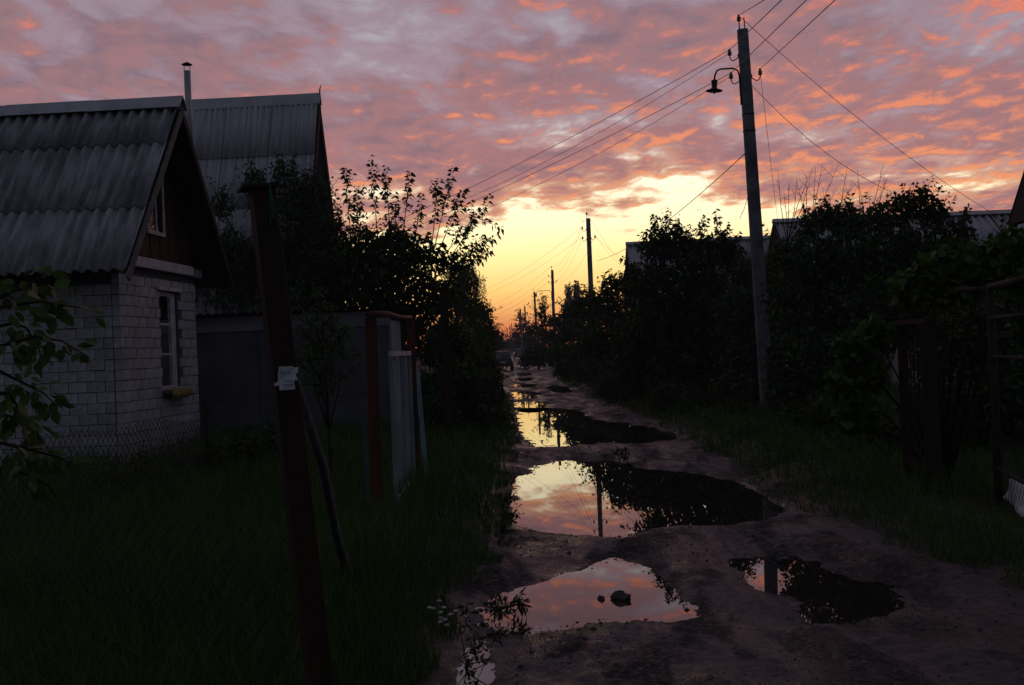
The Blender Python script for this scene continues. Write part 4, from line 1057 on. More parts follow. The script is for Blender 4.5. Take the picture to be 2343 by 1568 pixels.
def plant(name, label, cat, base, lobes, leaf=(.08, .45), density=1.0, fill=1.0, shoot=(.35, .8), per=12, mat=None, spikes=(), seed=1, group=None, trunk=.07, droop=.25, curl=.15, upness=.7, stems=1):
    rng = np.random.default_rng(seed); mat = mat or M['leaf_dark']
    base = Vector(base); th = thing(name, base, label, cat, group)
    C = np.array([c for c, r in lobes]); Rr = np.array([r for c, r in lobes])
    area = (Rr[:, 0] * Rr[:, 2]); ns = int(density * area.sum() * 95 * (.08 / leaf[0]) ** 1.6) + 6
    li = rng.choice(len(lobes), ns, p=area / area.sum())
    d = rng.normal(size=(ns, 3)); d[:, 2] += .25; d = unit(d)
    st = C[li] + d * Rr[li] * rng.uniform(.35, .85, (ns, 1))
    sd = unit(d * .7 + np.array([0, 0, upness]) + rng.normal(size=(ns, 3)) * .25)
    ln = rng.uniform(shoot[0], shoot[1], ns) * np.minimum(1, Rr[li, 0] / .5 + .4)
    en = st + sd * ln[:, None]
    if len(spikes):
        sa = np.array([list(W(*q[0:3])) for q in spikes]); sb = np.array([list(W(q[3], q[4], q[2])) for q in spikes])
        L0 = np.linalg.norm(sa - sb, axis=1)[:, None]
        for _ in range(3):
            f = rng.uniform(.25, .75, (len(sa), 1)); o0 = sb + (sa - sb) * f
            sd2 = unit((sa - sb) / L0 + rng.normal(size=sa.shape) * .6); st, en = np.concatenate([st, o0]), np.concatenate([en, o0 + sd2 * L0 * rng.uniform(.22, .42, (len(sa), 1))])
        st, en = np.concatenate([st, sb]), np.concatenate([en, sa])
        sd = unit(en - st); ln = np.linalg.norm(en - st, axis=1)
    ns = len(st)
    per_i = np.maximum(5, (per * ln / np.mean(shoot)).astype(int))
    if len(spikes): per_i[-len(spikes):] = (per_i[-len(spikes):] * 2.2).astype(int)
    idx = np.repeat(np.arange(ns), per_i); n = len(idx)
    t = rng.uniform(.12, 1.02, n) ** .8
    perp = unit(np.cross(sd[idx], rng.normal(size=(n, 3))))
    pos = st[idx] + sd[idx] * (ln[idx] * t)[:, None] + perp * .01
    dr = unit(perp * .9 + sd[idx] * rng.uniform(.1, .9, (n, 1)) - np.array([0, 0, 1]) * droop)
    sz = leaf[0] * rng.uniform(.65, 1.25, n)
    V1, F1 = leaves(pos, dr, sz, leaf[1], rng, curl=curl)
    pts = [(V1, F1)]
    vol = (Rr.prod(1)); nf = int(fill * area.sum() * 4200 * (.08 / leaf[0]) ** 2)
    if nf:
        l2 = rng.choice(len(lobes), nf, p=area / area.sum()); q = unit(rng.normal(size=(nf, 3))) * rng.uniform(0, 1, (nf, 1)) ** .4
        p2 = C[l2] + q * Rr[l2] * .95
        keep = p2[:, 2] > .05; p2 = p2[keep]; nf = len(p2)
        d2 = unit(rng.normal(size=(nf, 3)) - np.array([0, 0, .3]))
        pts.append(leaves(p2, d2, leaf[0] * 1.25 * rng.uniform(.7, 1.3, nf), leaf[1] * 1.1, rng, curl=curl))
    V, F = merge(pts); TRI[0] += len(F)
    cr = link_mesh('crown', np_mesh('crown', V, F), mat, th)
    # woody parts
    tv, tf = twigs(st - sd * ln[:, None] * .3, en, np.full(ns, .006 + .0004 * base.y), rng)
    bm_ = MB()
    cen = C.mean(0)
    for s in range(stems):
        o2 = Vector((rng.normal(0, .12) * (s > 0), rng.normal(0, .12) * (s > 0), 0))
        fork = base.lerp(Vector(cen), .45) + Vector((0, 0, -.1)) + o2
        bm_.tube([base + o2 - zU * .15, base.lerp(fork, .5) + o2 * .6 + Vector((rng.normal(0, .05), rng.normal(0, .05), 0)), fork], [trunk * 1.2, trunk, trunk * .8], 7)
        for c in C[s::stems]:
            c = Vector(c); m_ = fork.lerp(c, .5) + Vector(rng.normal(0, .08, 3))
            bm_.tube([fork, m_, c], [trunk * .6, trunk * .4, trunk * .15], 5)
    bm_.build('trunk', M['bark'], th, smooth=True)
    link_mesh('twig_spray', np_mesh('twig_spray', tv, tf), M['bark'], th)['kind'] = 'stuff'
    return th

# ---- left side
plant('cherry_tree', 'leafy tree in silhouette reaching bare tipped shoots over the lane behind the shed', 'tree', (-2.4, 24.9, .1),
      lob([(790, 570, 24.6, 40), (850, 555, 24.6, 34), (905, 550, 24.8, 36), (955, 570, 24.4, 40), (1005, 590, 24.2, 36), (850, 630, 24.6, 75), (930, 660, 24.6, 80), (1005, 680, 24.4, 48), (1050, 600, 24.0, 22), (790, 670, 24.8, 80), (880, 740, 25, 90), (965, 760, 24.6, 70), (820, 600, 24.4, 55), (900, 590, 24.5, 60)]),
      (.12, .48), .95, .75, (.35, .75), 13, M['leaf_dark'],
      spikes=[(847, 358, 24.4, 862, 520), (882, 378, 24.4, 890, 500), (790, 385, 24.6, 800, 520), (938, 395, 24.4, 925, 510), (1036, 385, 24.2, 1000, 540), (1004, 410, 24.2, 990, 540), (1062, 432, 24, 1010, 560), (1122, 450, 23.8, 1030, 590), (1143, 535, 23.6, 1050, 600), (1110, 540, 23.6, 1040, 610), (1098, 590, 23.8, 1030, 620), (815, 430, 24.4, 820, 540), (905, 440, 24.4, 905, 520), (965, 445, 24.2, 950, 540), (765, 440, 24.6, 780, 560), (1080, 500, 23.8, 1020, 580), (1120, 575, 23.8, 1050, 610)],
      seed=21, droop=.3, curl=.3)
plant('plum_tree', 'looser leafy tree growing in front of the tall steep grey roof', 'tree', (-4.6, 25.2, .1),
      lob([(505, 470, 25, 35), (520, 560, 25, 45), (582, 410, 25, 28), (600, 470, 25, 40), (652, 395, 25, 36), (665, 460, 25, 52), (715, 430, 25, 45), (705, 530, 25, 75), (630, 590, 25.2, 55), (545, 640, 25.2, 65), (740, 610, 25, 80), (650, 680, 25.2, 80), (480, 670, 25.2, 60), (700, 470, 25, 45), (560, 600, 25, 50), (760, 540, 25, 45), (720, 680, 25, 90), (560, 690, 25, 70)]),
      (.085, .42), .8, .6, (.25, .6), 10, M['leaf_lilac'],
      spikes=[(575, 372, 25, 585, 430), (640, 355, 25, 650, 410), (675, 352, 25, 665, 420), (510, 425, 25, 508, 480), (728, 380, 25, 715, 440)], seed=22, curl=.2)
plant('hedge_bush', 'dense bush crowding the lane edge behind the tall capped post', 'bush', (-1.55, 19.5, .12),
      lob([(978, 880, 19.6, 36), (972, 960, 18.8, 34), (1000, 800, 19.6, 46), (1030, 790, 20, 60), (1040, 880, 19, 65), (1005, 940, 18.5, 55), (1075, 950, 19, 60), (1030, 790, 21.5, 45)]), (.075, .5), .9, 1.2, (.25, .5), 11, M['leaf_dark'], seed=23, stems=3, trunk=.04)
plant('hedge_bush', 'low rounded bush spilling onto the lane beside the far puddle', 'bush', (-.85, 23.5, .12),
      lob([(1075, 840, 24, 48), (1105, 900, 23, 55), (1125, 970, 21.5, 45), (1085, 1000, 20, 50), (1150, 1010, 20.5, 28)]), (.075, .5), .9, 1.2, (.2, .4), 10, M['leaf_lilac'], seed=24, stems=3, trunk=.035)
plant('hedge_bush', 'dark bush under the trailing willow on the lane edge', 'bush', (-1.2, 34, .12),
      lob([(1070, 790, 35, 36), (1100, 800, 34, 32), (1095, 840, 33, 40), (1125, 865, 33, 28)]), (.10, .5), 1.0, 1.0, (.3, .6), 9, M['leaf_dark'], seed=25, stems=2, trunk=.05)
# willow with hanging strands
def willow(label, base, cx, cy, D, w, h, seed):
    rng = np.random.default_rng(seed); th = thing('willow_tree', Vector(base), label, 'tree')
    n = 300; parts = []; stv = []
    top = np.array([list(W(cx + rng.normal(0, w * .45), cy + abs(rng.normal(0, h * .25)), D + rng.normal(0, .8))) for _ in range(n)])
    ln = rng.uniform(.9, 3.0, n)
    sw = rng.normal(0, .16, (n, 2)); sw[:, 0] += .10
    m = 26
    t = np.linspace(0, 1, m)[None, :]
    P = np.stack([top[:, :1] + sw[:, :1] * t ** .6 * 1.0, top[:, 1:2] + sw[:, 1:] * t, top[:, 2:] + .25 * np.sin(t * 2.2) * (1 - t) - ln[:, None] * t ** 1.3], -1).reshape(-1, 3)
    P += rng.normal(0, .02, P.shape)
    d = unit(rng.normal(size=P.shape) * .6 - np.array([0, 0, 1.0]))
    cr = leaves(P, d, rng.uniform(.10, .17, len(P)), .24, rng)
    TRI[0] += len(cr[1])
    link_mesh('crown', np_mesh('crown', *cr), M['leaf_lilac'], th)
    b = Vector(base); mb = MB(); f = Vector(W(cx - 10, cy + h * .8, D))
    mb.tube([b - zU * .2, b.lerp(f, .5) + Vector((.1, 0, 0)), f], [.18, .14, .1], 8)
    for p in top[::9]: mb.tube([f, f.lerp(Vector(p), .6) + zU * .2, Vector(p)], [.06, .035, .01], 5)
    mb.build('trunk', M['bark'], th, smooth=True)
willow('weeping willow trailing thin strands over the lane beside the cherry tree', (-2.6, 46, .1), 1056, 606, 46, 40, 150, 31)
plant('roadside_tree', 'small round tree dark against the orange sky past the willow', 'tree', (-1.75, 60, .1), lob([(1085, 710, 60, 28), (1108, 715, 60, 20), (1095, 750, 60, 36), (1115, 775, 60, 28), (1080, 800, 60, 40), (1112, 830, 62, 26)]), (.16, .5), 1.1, .9, (.4, .9), 9, seed=32)
plant('roadside_tree', 'leafy tree overhanging the dark parked car', 'tree', (-2.3, 92, .1), lob([(1120, 765, 92, 22), (1136, 772, 92, 14), (1110, 790, 92, 26), (1132, 795, 94, 14), (1105, 830, 92, 28)]), (.22, .5), 1.2, .9, (.5, 1.0), 8, seed=33)
plant('roadside_tree', 'far round tree where the left side of the lane narrows', 'tree', (-2.2, 140, .1), lob([(1140, 778, 140, 14), (1150, 786, 140, 9), (1130, 795, 140, 16)]), (.32, .5), 1.2, .8, (.6, 1.2), 8, seed=34)
plant('roadside_tree', 'hazy tree closing the far end of the lane', 'tree', (-.6, 300, .1), lob([(1158, 786, 300, 9), (1168, 783, 300, 9), (1150, 790, 300, 9), (1180, 786, 300, 10)]), (.6, .5), 1.3, .9, (1, 2), 8, seed=35)
plant('hedge_bush', 'low hazy thicket closing the lane behind the cars', 'bush', (.3, 330, .1), lob([(1140, 800, 330, 8), (1152, 800, 330, 8), (1163, 799, 330, 8), (1175, 799, 330, 8), (1187, 798, 330, 8), (1128, 801, 330, 8), (1199, 797, 330, 8), (1212, 797, 330, 8), (1115, 802, 330, 8)]), (.6, .5), 1.3, 1.0, (.8, 1.2), 8, seed=36, stems=3)
# ---- right side
plant('walnut_tree', 'tall bushy tree topped with leafy shoots just behind the lamp pole', 'tree', (4.3, 28.5, .12),
      lob([(1500, 560, 28, 45), (1540, 555, 28, 45), (1590, 585, 28, 50), (1640, 565, 28, 42), (1675, 590, 28, 36), (1470, 640, 28, 50), (1540, 650, 28, 75), (1630, 670, 28, 75), (1500, 740, 28, 80), (1590, 760, 28, 85), (1670, 740, 28.4, 70), (1540, 840, 27.5, 80), (1640, 850, 27.5, 80), (1455, 820, 28, 70)]),
      (.115, .48), .75, .8, (.3, .6), 10, M['leaf_dark'],
      spikes=[(1497, 492, 27.8, 1505, 560), (1530, 478, 27.8, 1530, 550), (1548, 500, 27.8, 1545, 560), (1605, 495, 27.8, 1600, 575), (1640, 484, 27.8, 1640, 560), (1662, 508, 27.8, 1655, 575), (1690, 530, 27.8, 1675, 590), (1425, 592, 27.8, 1475, 640), (1575, 520, 27.8, 1580, 580)], seed=41, curl=.35, droop=.3)
plant('lilac_bush', 'big lilac bush to the right of the lamp pole below the bare twigs', 'bush', (5.9, 20.4, .12),
      lob([(1800, 590, 20.5, 45), (1850, 520, 20.5, 36), (1895, 500, 20.5, 38), (1945, 505, 20.5, 42), (1850, 610, 20.2, 80), (1940, 600, 20.2, 85), (1815, 700, 20, 75), (1910, 720, 20, 95), (1830, 820, 19.5, 80), (1930, 840, 19, 90), (1800, 900, 19.5, 60)]),
      (.085, .55), .8, .85, (.22, .45), 10, M['leaf_lilac'], spikes=[(1845, 478, 20.4, 1850, 530), (1893, 455, 20.4, 1895, 510), (1945, 448, 20.4, 1942, 510), (1920, 470, 20.4, 1920, 520), (1870, 480, 20.4, 1872, 530)], seed=42, stems=3, trunk=.05)
plant('apple_tree', 'broad dark fruit tree hiding the bright wavy roof above the vine', 'tree', (7.2, 19.4, .12),
      lob([(2010, 500, 20, 40), (2060, 480, 20, 40), (2105, 465, 20, 40), (2140, 495, 20, 36), (2190, 540, 19.5, 40), (2020, 600, 19.6, 85), (2110, 590, 19.6, 85), (2180, 630, 19, 60), (2030, 720, 19, 100), (2140, 720, 19, 90), (2240, 600, 19, 40), (2260, 680, 18.6, 70), (2275, 585, 19, 36), (2325, 600, 18.8, 45)]),
      (.08, .5), .8, .85, (.2, .42), 10, M['leaf_dark'], spikes=[(2060, 440, 20, 2060, 490), (2110, 428, 20, 2106, 470), (2090, 435, 20, 2090, 480), (2150, 455, 20, 2142, 500), (2200, 488, 19.6, 2192, 540), (2215, 478, 19.6, 2200, 540), (2300, 505, 19, 2270, 590)], seed=43)
plant('hedge_bush', 'dense dark bush filling the gap around the foot of the lamp pole', 'bush', (5.2, 25, .12), lob([(1700, 720, 25.5, 70), (1715, 820, 25, 70), (1680, 900, 24.5, 60), (1740, 900, 24.6, 50), (1770, 780, 25, 60), (1735, 635, 26.2, 50), (1782, 645, 25.8, 45), (1705, 625, 26.4, 40), (1760, 700, 25.6, 60)]), (.09, .5), .8, 1.0, (.25, .5), 9, M['leaf_lilac'], seed=44, stems=3, trunk=.04)
plant('hedge_bush', 'rounded hedge bush in front of the lone pole', 'bush', (4.0, 39, .12), lob([(1400, 655, 39, 28), (1440, 650, 39, 32), (1380, 700, 39, 42), (1430, 720, 39, 55), (1400, 780, 38, 60), (1450, 800, 37, 55), (1360, 790, 38, 40)]), (.12, .5), 1.0, .9, (.3, .7), 9, M['leaf_dark'], spikes=[(1395, 618, 39, 1400, 650), (1380, 628, 39, 1385, 670)], seed=45, stems=2)
plant('hedge_bush', 'hedge bush beneath the wires of the lone pole', 'bush', (3.5, 51, .12), lob([(1345, 690, 51, 28), (1318, 708, 51, 26), (1340, 750, 51, 42), (1310, 770, 50, 36), (1360, 720, 51, 28), (1330, 815, 48, 38)]), (.15, .5), 1.0, .9, (.4, .8), 9, M['leaf_lilac'], seed=46, stems=2)
plant('hedge_bush', 'ragged hedge bush before the distant lamp armed pole', 'bush', (3.1, 70, .12), lob([(1295, 720, 70, 18), (1275, 735, 70, 20), (1300, 755, 70, 26), (1270, 775, 69, 26), (1285, 810, 66, 26)]), (.19, .5), 1.1, .9, (.5, .9), 9, M['leaf_dark'], seed=47, stems=2)
plant('young_tree', 'thin young tree with sparse upright twigs beside the distant poles', 'tree', (2.6, 96, .12), lob([(1243, 705, 96, 12), (1236, 720, 96, 12), (1248, 730, 96, 16), (1240, 755, 96, 22), (1255, 770, 95, 20), (1240, 795, 94, 22)]), (.22, .4), 1.0, .6, (.8, 1.6), 8, M['leaf_dark'], spikes=[(1240, 668, 96, 1243, 710), (1250, 676, 96, 1246, 715), (1232, 685, 96, 1238, 720)], seed=48)
plant('hedge_bush', 'hazy hedge clump behind the small hatch backed car', 'bush', (2.0, 128, .12), lob([(1215, 755, 128, 14), (1228, 765, 128, 14), (1212, 780, 128, 16), (1225, 798, 124, 16)]), (.3, .5), 1.2, .8, (.6, 1.1), 8, M['leaf_lilac'], seed=49)
plant('birch_tree', 'feathery far tree standing among the last power poles', 'tree', (1.7, 178, .12), lob([(1190, 728, 178, 11), (1198, 742, 178, 13), (1184, 750, 178, 12), (1195, 765, 178, 16), (1208, 770, 178, 14), (1190, 785, 176, 14)]), (.4, .35), 1.1, .6, (.8, 1.8), 8, M['leaf_lilac'], seed=50, droop=.6)
plant('roadside_tree', 'dim tree clump at the right of the lane end', 'tree', (1.0, 250, .12), lob([(1176, 770, 250, 9), (1184, 778, 250, 10), (1172, 786, 250, 9), (1195, 782, 250, 10)]), (.5, .5), 1.2, .8, (1, 1.8), 8, M['leaf_lilac'], seed=51)
for k, (x, y) in enumerate(((1300, 656), (1318, 653))):
    b = W(x, 800, 300); b.z = .1
    plant('poplar_tree', ('far columnar poplar nearer the distant lamp armed pole', 'far columnar poplar nearer the lone pole')[k], 'tree', b, [(np.array(W(x + (i % 2) * 1.5, y + 8 + i * 13, 300)), np.array([.9 + .12 * min(i, 4)] * 2 + [1.6])) for i in range(8)], (.5, .5), 1.6, .8, (.8, 1.4), 8, M['leaf_lilac'], seed=52 + k, upness=1.4, group='pair of poplars')
plant('verge_bush', 'low weedy bush on the verge left of the thin stake', 'bush', (3.3, 30, .12), lob([(1400, 880, 31, 40), (1450, 880, 30, 45), (1360, 850, 36, 34), (1330, 850, 40, 28)]), (.08, .4), .9, 1.0, (.2, .45), 9, M['leaf_lilac'], seed=54, stems=3, trunk=.02)
plant('verge_bush', 'weedy thicket between the thin stake and the lamp pole', 'bush', (4.1, 22.5, .12), lob([(1530, 920, 24, 50), (1600, 935, 23, 55), (1680, 960, 21, 50), (1740, 985, 20, 40)]), (.07, .4), .9, 1.0, (.2, .45), 9, M['leaf_dark'], seed=55, stems=3, trunk=.02)
plant('verge_bush', 'nettle thicket between the lamp pole and the rod wicket', 'bush', (4.8, 15.5, .12), lob([(1830, 980, 17, 60), (1900, 960, 16, 60), (1970, 1010, 14.5, 55), (1860, 1040, 15.5, 45), (2030, 1000, 14, 55)]), (.07, .4), .8, 1.0, (.2, .4), 9, M['leaf_dark'], seed=56, stems=3, trunk=.02)
plant('garden_bush', 'deep dark bush seen through the pipe gate', 'bush', (5.6, 13.4, .12), lob([(2180, 820, 13.6, 110), (2290, 780, 13.4, 120), (2240, 950, 13, 120), (2340, 920, 12.8, 110), (2130, 960, 13.2, 80), (2370, 700, 13.4, 80)]), (.08, .5), .6, .9, (.2, .4), 9, M['leaf_dark'], seed=57, stems=3, trunk=.03)
for k, (lb_, D, spec) in enumerate((('weedy verge thicket facing the dark parked car', 82, [(1205, 822, 20), (1225, 815, 24), (1250, 815, 28), (1280, 815, 30)]),
        ('weedy verge thicket below the striped metal roof', 52, [(1290, 845, 26), (1320, 845, 32), (1350, 835, 36), (1385, 830, 40)]),
        ('weedy verge thicket beside the small hatch backed car', 150, [(1206, 806, 9), (1216, 800, 14), (1228, 800, 16), (1240, 798, 16)]),
        ('weedy verge thicket at the far bend of the lane', 240, [(1192, 800, 7), (1200, 796, 9), (1210, 794, 10), (1222, 792, 11)]))):
    c0 = W(spec[0][0], spec[0][1], D); plant('verge_bush', lb_, 'bush', (c0.x + .8, D, .1), lob([(x, y, D, r) for x, y, r in spec]), (.0022 * D + .03, .45), 1.0, 1.2, (.004 * D, .008 * D), 8, M['leaf_lilac'], seed=90 + k, stems=3, trunk=.03)
plant('verge_bush', 'low ragged weeds between the long puddle and the rod wicket', 'weeds', (3.9, 13.5, .12), lob([(1640, 985, 18.5, 36), (1710, 1015, 16.5, 38), (1790, 1050, 14.6, 40), (1870, 1075, 13.4, 42), (1950, 1095, 12.4, 44), (2020, 1110, 11.6, 42)]), (.06, .4), .8, .8, (.12, .32), 9, M['leaf_dark'], seed=58, stems=3, trunk=.012)
# bare twigs above the lilac
bt = thing('bare_shrub', Vector((6.2, 21.4, .12)), 'leafless twiggy shrub poking above the lilac bush', 'shrub')
r2 = random.Random(8)
for k in range(4):
    xb = (1800, 1850, 1900, 1975)[k]
    root = W(xb, 560, 21.4); mb = MB()
    mb.tube([Vector((6.2 + k * .3 - .5, 21.4, .0)), root], [.03, .014], 5)
    for j in range(6):
        tip = W(xb + r2.uniform(-30, 70), r2.uniform(372, 440), 21.4 + r2.uniform(-.3, .3)); m_ = root.lerp(tip, .5) + Vector((r2.uniform(-.06, .06), 0, r2.uniform(0, .05)))
        mb.tube([root, m_, tip], [.009, .006, .002], 4)
        for _ in range(3):
            p = m_.lerp(tip, r2.uniform(0, .7)); mb.tube([p, p + Vector((r2.uniform(-.2, .2), 0, r2.uniform(.05, .25)))], [.004, .0015], 4)
    mb.build('branch', M['bark'], bt)

# ---- leaf pieces as objects: apple branch near the camera, vine on the gate
def leaf_piece(name, L, wd, mat, lobed=False):
    mb = MB(); n = 6
    prof = [0, .62, .95, 1.0, .78, .40, 0] if not lobed else [.35, 1.05, .80, 1.1, .75, .35, 0]
    for i in range(n + 1):
        t = i / n; w = prof[i] * wd / 2; z = -.14 * L * t * t
        mb.v += [(t * L, -w, z + .10 * w), (t * L, 0, z - .06 * w), (t * L, w, z + .10 * w)]
    for i in range(n):
        a = 3 * i; mb.f += [(a, a + 3, a + 4, a + 1), (a + 1, a + 4, a + 5, a + 2)]
    me = bpy.data.meshes.new(name); me.from_pydata(mb.v, [], mb.f); me.materials.append(mat); me.polygons.foreach_set('use_smooth', [True] * len(me.polygons))
    return me
def put_leaf(me, p, d, parent, rng, s=1.0):
    d = Vector(d).normalized(); r = Vector(rng.normal(size=3)); r.z += 1.2
    y = r.cross(d).normalized(); z = d.cross(y)
    o = bpy.data.objects.new('leaf', me); COL.objects.link(o)
    m = Matrix(((d.x, y.x, z.x, p[0]), (d.y, y.y, z.y, p[1]), (d.z, y.z, z.z, p[2]), (0, 0, 0, 1)))
    o.parent = parent; o.matrix_parent_inverse = Matrix.Translation(-WPOS.get(parent.name, Vector((0, 0, 0))))
    o.matrix_basis = m @ Matrix.Scale(s, 4)
rl = np.random.default_rng(61)
ap = thing('apple_tree', Vector((-3.0, 5.0, .12)), 'near apple tree dangling broad green leaves before the brick wall', 'tree')
ALE = [leaf_piece('leaf', .068, .046, M['leaf_apple']), leaf_piece('leaf', .080, .050, M['leaf_apple']), leaf_piece('leaf', .058, .040, M['leaf_apple'])]
tk = MB(); tb0 = Vector((-3.0, 5.0, -.1)); fk = Vector((-2.85, 5.0, 1.0))
tk.tube([tb0, tb0.lerp(fk, .5) + Vector((.05, 0, 0)), fk], [.08, .07, .055], 8).build('trunk', M['bark'], ap, smooth=True)
brs = [[(-90, 720), (20, 700), (90, 690), (150, 700), (195, 705)], [(-100, 800), (10, 790), (80, 770), (140, 780), (205, 818)], [(-100, 860), (0, 850), (60, 880), (100, 900), (130, 930)], [(-80, 930), (10, 950), (60, 960), (85, 990), (110, 1030)],
       [(-60, 1000), (30, 1020), (90, 1035), (130, 1045), (165, 1060)], [(-100, 640), (0, 680), (50, 660), (85, 640), (100, 625)], [(-80, 1080), (20, 1070), (70, 1090), (110, 1110), (120, 1130)], [(-70, 760), (30, 740), (60, 750), (90, 800), (95, 830)], [(-40, 900), (20, 900), (40, 930), (55, 960), (60, 1000)]]
cnt = 0
for k, b in enumerate(brs):
    D = 4.7 + .28 * (k % 4)
    pts = [fk] + [W(x, y, D + .05 * i) for i, (x, y) in enumerate(b)]
    bo = MB().tube(pts, [.02, .012, .008, .006, .004, .002], 6).build('branch', M['bark'], ap, smooth=True)
    for i in range(1, len(pts) - 1):
        if i < 2: continue
        a, c = pts[i], pts[i + 1]; nl = 11
        for j in range(nl):
            if cnt >= 295: break
            t = (j + rl.uniform(0, .9)) / nl; p = a.lerp(c, t)
            off = Vector(rl.normal(0, 1, 3)); off.z -= .35; off = off.normalized()
            st = p + off * rl.uniform(.01, .075)
            d = off + (c - a).normalized() * .4 - zU * .45
            put_leaf(ALE[cnt % 3], st, d, ap, rl, rl.uniform(.75, 1.2)); cnt += 1
# vine: stems plus leaves
vn_ = thing('grape_vine', Vector((4.1, 10.9, .12)), 'grape vine with broad lobed leaves climbing over the wicket and pipe gate', 'vine')
VLE = [leaf_piece('leaf', .095, .10, M['leaf_vine'], True), leaf_piece('leaf', .075, .085, M['leaf_vine'], True)]
vst = MB(); r0 = Vector((4.2, 11.2, 0))
vl = lob([(1955, 800, 11.2, 45), (1935, 880, 11.2, 45), (1990, 850, 11.2, 40), (1960, 950, 11.3, 45), (2080, 660, 10.9, 40), (2130, 620, 10.8, 45), (2190, 590, 10.8, 45), (2250, 600, 10.5, 45), (2310, 570, 10.3, 45), (2160, 670, 10.8, 35), (2230, 650, 10.5, 35), (2330, 630, 10.2, 40), (2000, 760, 11, 35)])
for c, r in vl: vst.tube([r0, r0.lerp(Vector(c), .5) + Vector((0, 0, .15)), Vector(c)], [.018, .012, .004], 5)
vst.build('stem', M['bark'], vn_, smooth=True)
area = np.array([r[0] ** 2 for c, r in vl])
for k in range(290):
    c, r = vl[rl.choice(len(vl), p=area / area.sum())]
    d = unit(rl.normal(size=(1, 3)))[0]; d[1] = -abs(d[1])
    p = c + d * r * rl.uniform(.6, 1.15)
    put_leaf(VLE[k % 2], p, (d[0] * .5, d[1] * .7, -.6 + rl.normal(0, .3)), vn_, rl, rl.uniform(.7, 1.25))
nf = 2600; l2 = rl.choice(len(vl), nf, p=area / area.sum()); qv = unit(rl.normal(size=(nf, 3))) * rl.uniform(.2, 1.05, (nf, 1)) ** .5
pv_ = np.array([vl[i][0] for i in l2]) + qv * np.array([vl[i][1] for i in l2])
o = link_mesh('crown', np_mesh('crown', *leaves(pv_, unit(rl.normal(size=(nf, 3)) - np.array([0, .3, .5])), rl.uniform(.07, .11, nf), .95, rl)), M['leaf_vine'], vn_); o['kind'] = 'stuff'
plant('sapling', 'young green sapling with long drooping leaves in front of the grey shed', 'sapling', (-2.05, 12.6, .14), lob([(735, 700, 12.6, 22), (715, 740, 12.6, 25), (760, 740, 12.6, 25), (740, 790, 12.6, 35), (700, 820, 12.7, 30), (785, 800, 12.6, 30), (740, 870, 12.8, 45)]), (.085, .28), 2.2, .40, (.25, .45), 11, M['leaf_apple'], spikes=[(733, 655, 12.6, 738, 740), (690, 745, 12.6, 715, 790), (800, 740, 12.6, 770, 790)], seed=71, trunk=.018, droop=.4, curl=.4)
plant('nettle_patch', 'low tangled weeds growing under the chain link in front of the wall', 'weeds', (-3.2, 12.4, .14), lob([(330, 1080, 12.4, 40), (420, 1050, 13.2, 40), (260, 1110, 11.5, 40), (560, 1020, 13.5, 50), (640, 1000, 13.8, 45), (480, 1040, 13.6, 40)]), (.06, .4), .8, .5, (.15, .35), 9, M['leaf_dark'], seed=72, trunk=.01, stems=4)
plant('weed_clump', 'leafy weed sprawling over the left rim of the wide puddle', 'weed', (-.32, 5.75, .08), lob([(1085, 1440, 5.75, 22), (1090, 1475, 5.6, 18), (1070, 1510, 5.5, 24), (1065, 1400, 6.0, 22)]), (.035, .4), 0.5, .08, (.06, .14), 8, M['leaf_dark'], spikes=[(1150, 1445, 5.75, 1105, 1460)], seed=73, trunk=.006)
plant('weed_clump', 'dark weed tuft hanging over the edge of the long puddle', 'weed', (-.2, 9.9, .08), lob([(1165, 1180, 9.9, 22), (1150, 1210, 9.7, 26), (1140, 1250, 9.2, 26), (1160, 1140, 10.6, 20)]), (.04, .4), 1.3, .5, (.08, .2), 8, M['leaf_dark'], seed=74, trunk=.006)
plant('weed_clump', 'tuft of weeds on the mud bar between the two big puddles', 'weed', (.95, 13.4, .05), lob([(1425, 1040, 14.2, 16), (1410, 1035, 14.4, 12), (1440, 1065, 13.3, 12)]), (.035, .3), 1.4, .6, (.06, .14), 8, M['leaf_dark'], seed=75, trunk=.004)
plant('uprooted_weed', 'uprooted dark weed lying at the left end of the wide puddle', 'weed', (.02, 6.75, .0), lob([(1172, 1385, 6.75, 12), (1185, 1380, 6.8, 10), (1160, 1388, 6.7, 9)]), (.05, .25), 1.5, .8, (.05, .12), 8, M['leaf_dark'], spikes=[(1207, 1381, 6.75, 1175, 1385), (1130, 1400, 6.6, 1165, 1388)], seed=76, trunk=.004, upness=.2)

# ---- camomile
cm = thing('camomile_plant', Vector((-.45, 5.9, .14)), 'small white flowered weed beside the wide puddle', 'flower')
fl = [(1005, 1377), (982, 1392), (990, 1394), (1015, 1392), (1008, 1403), (1030, 1408), (1043, 1400), (1064, 1412), (1066, 1419), (1009, 1416), (1018, 1420), (1007, 1425), (1022, 1432)]
for k, (x, y) in enumerate(fl):
    p = W(x, y, 5.9 + .05 * math.sin(k)); b = Vector((p.x * .9 - .05, 5.95, .12))
    s_ = MB().tube([b, b.lerp(p, .6) + Vector((.01, 0, .0)), p], .0018, 4).build('stem', M['grass'], cm)
    MB().lathe(p, [(.002, 0), (.012, .004), (.013, .007), (.004, .011)], 9, Vector((.1 * math.sin(k), -.25, 1))).build('flower_head', M['petal'], s_)

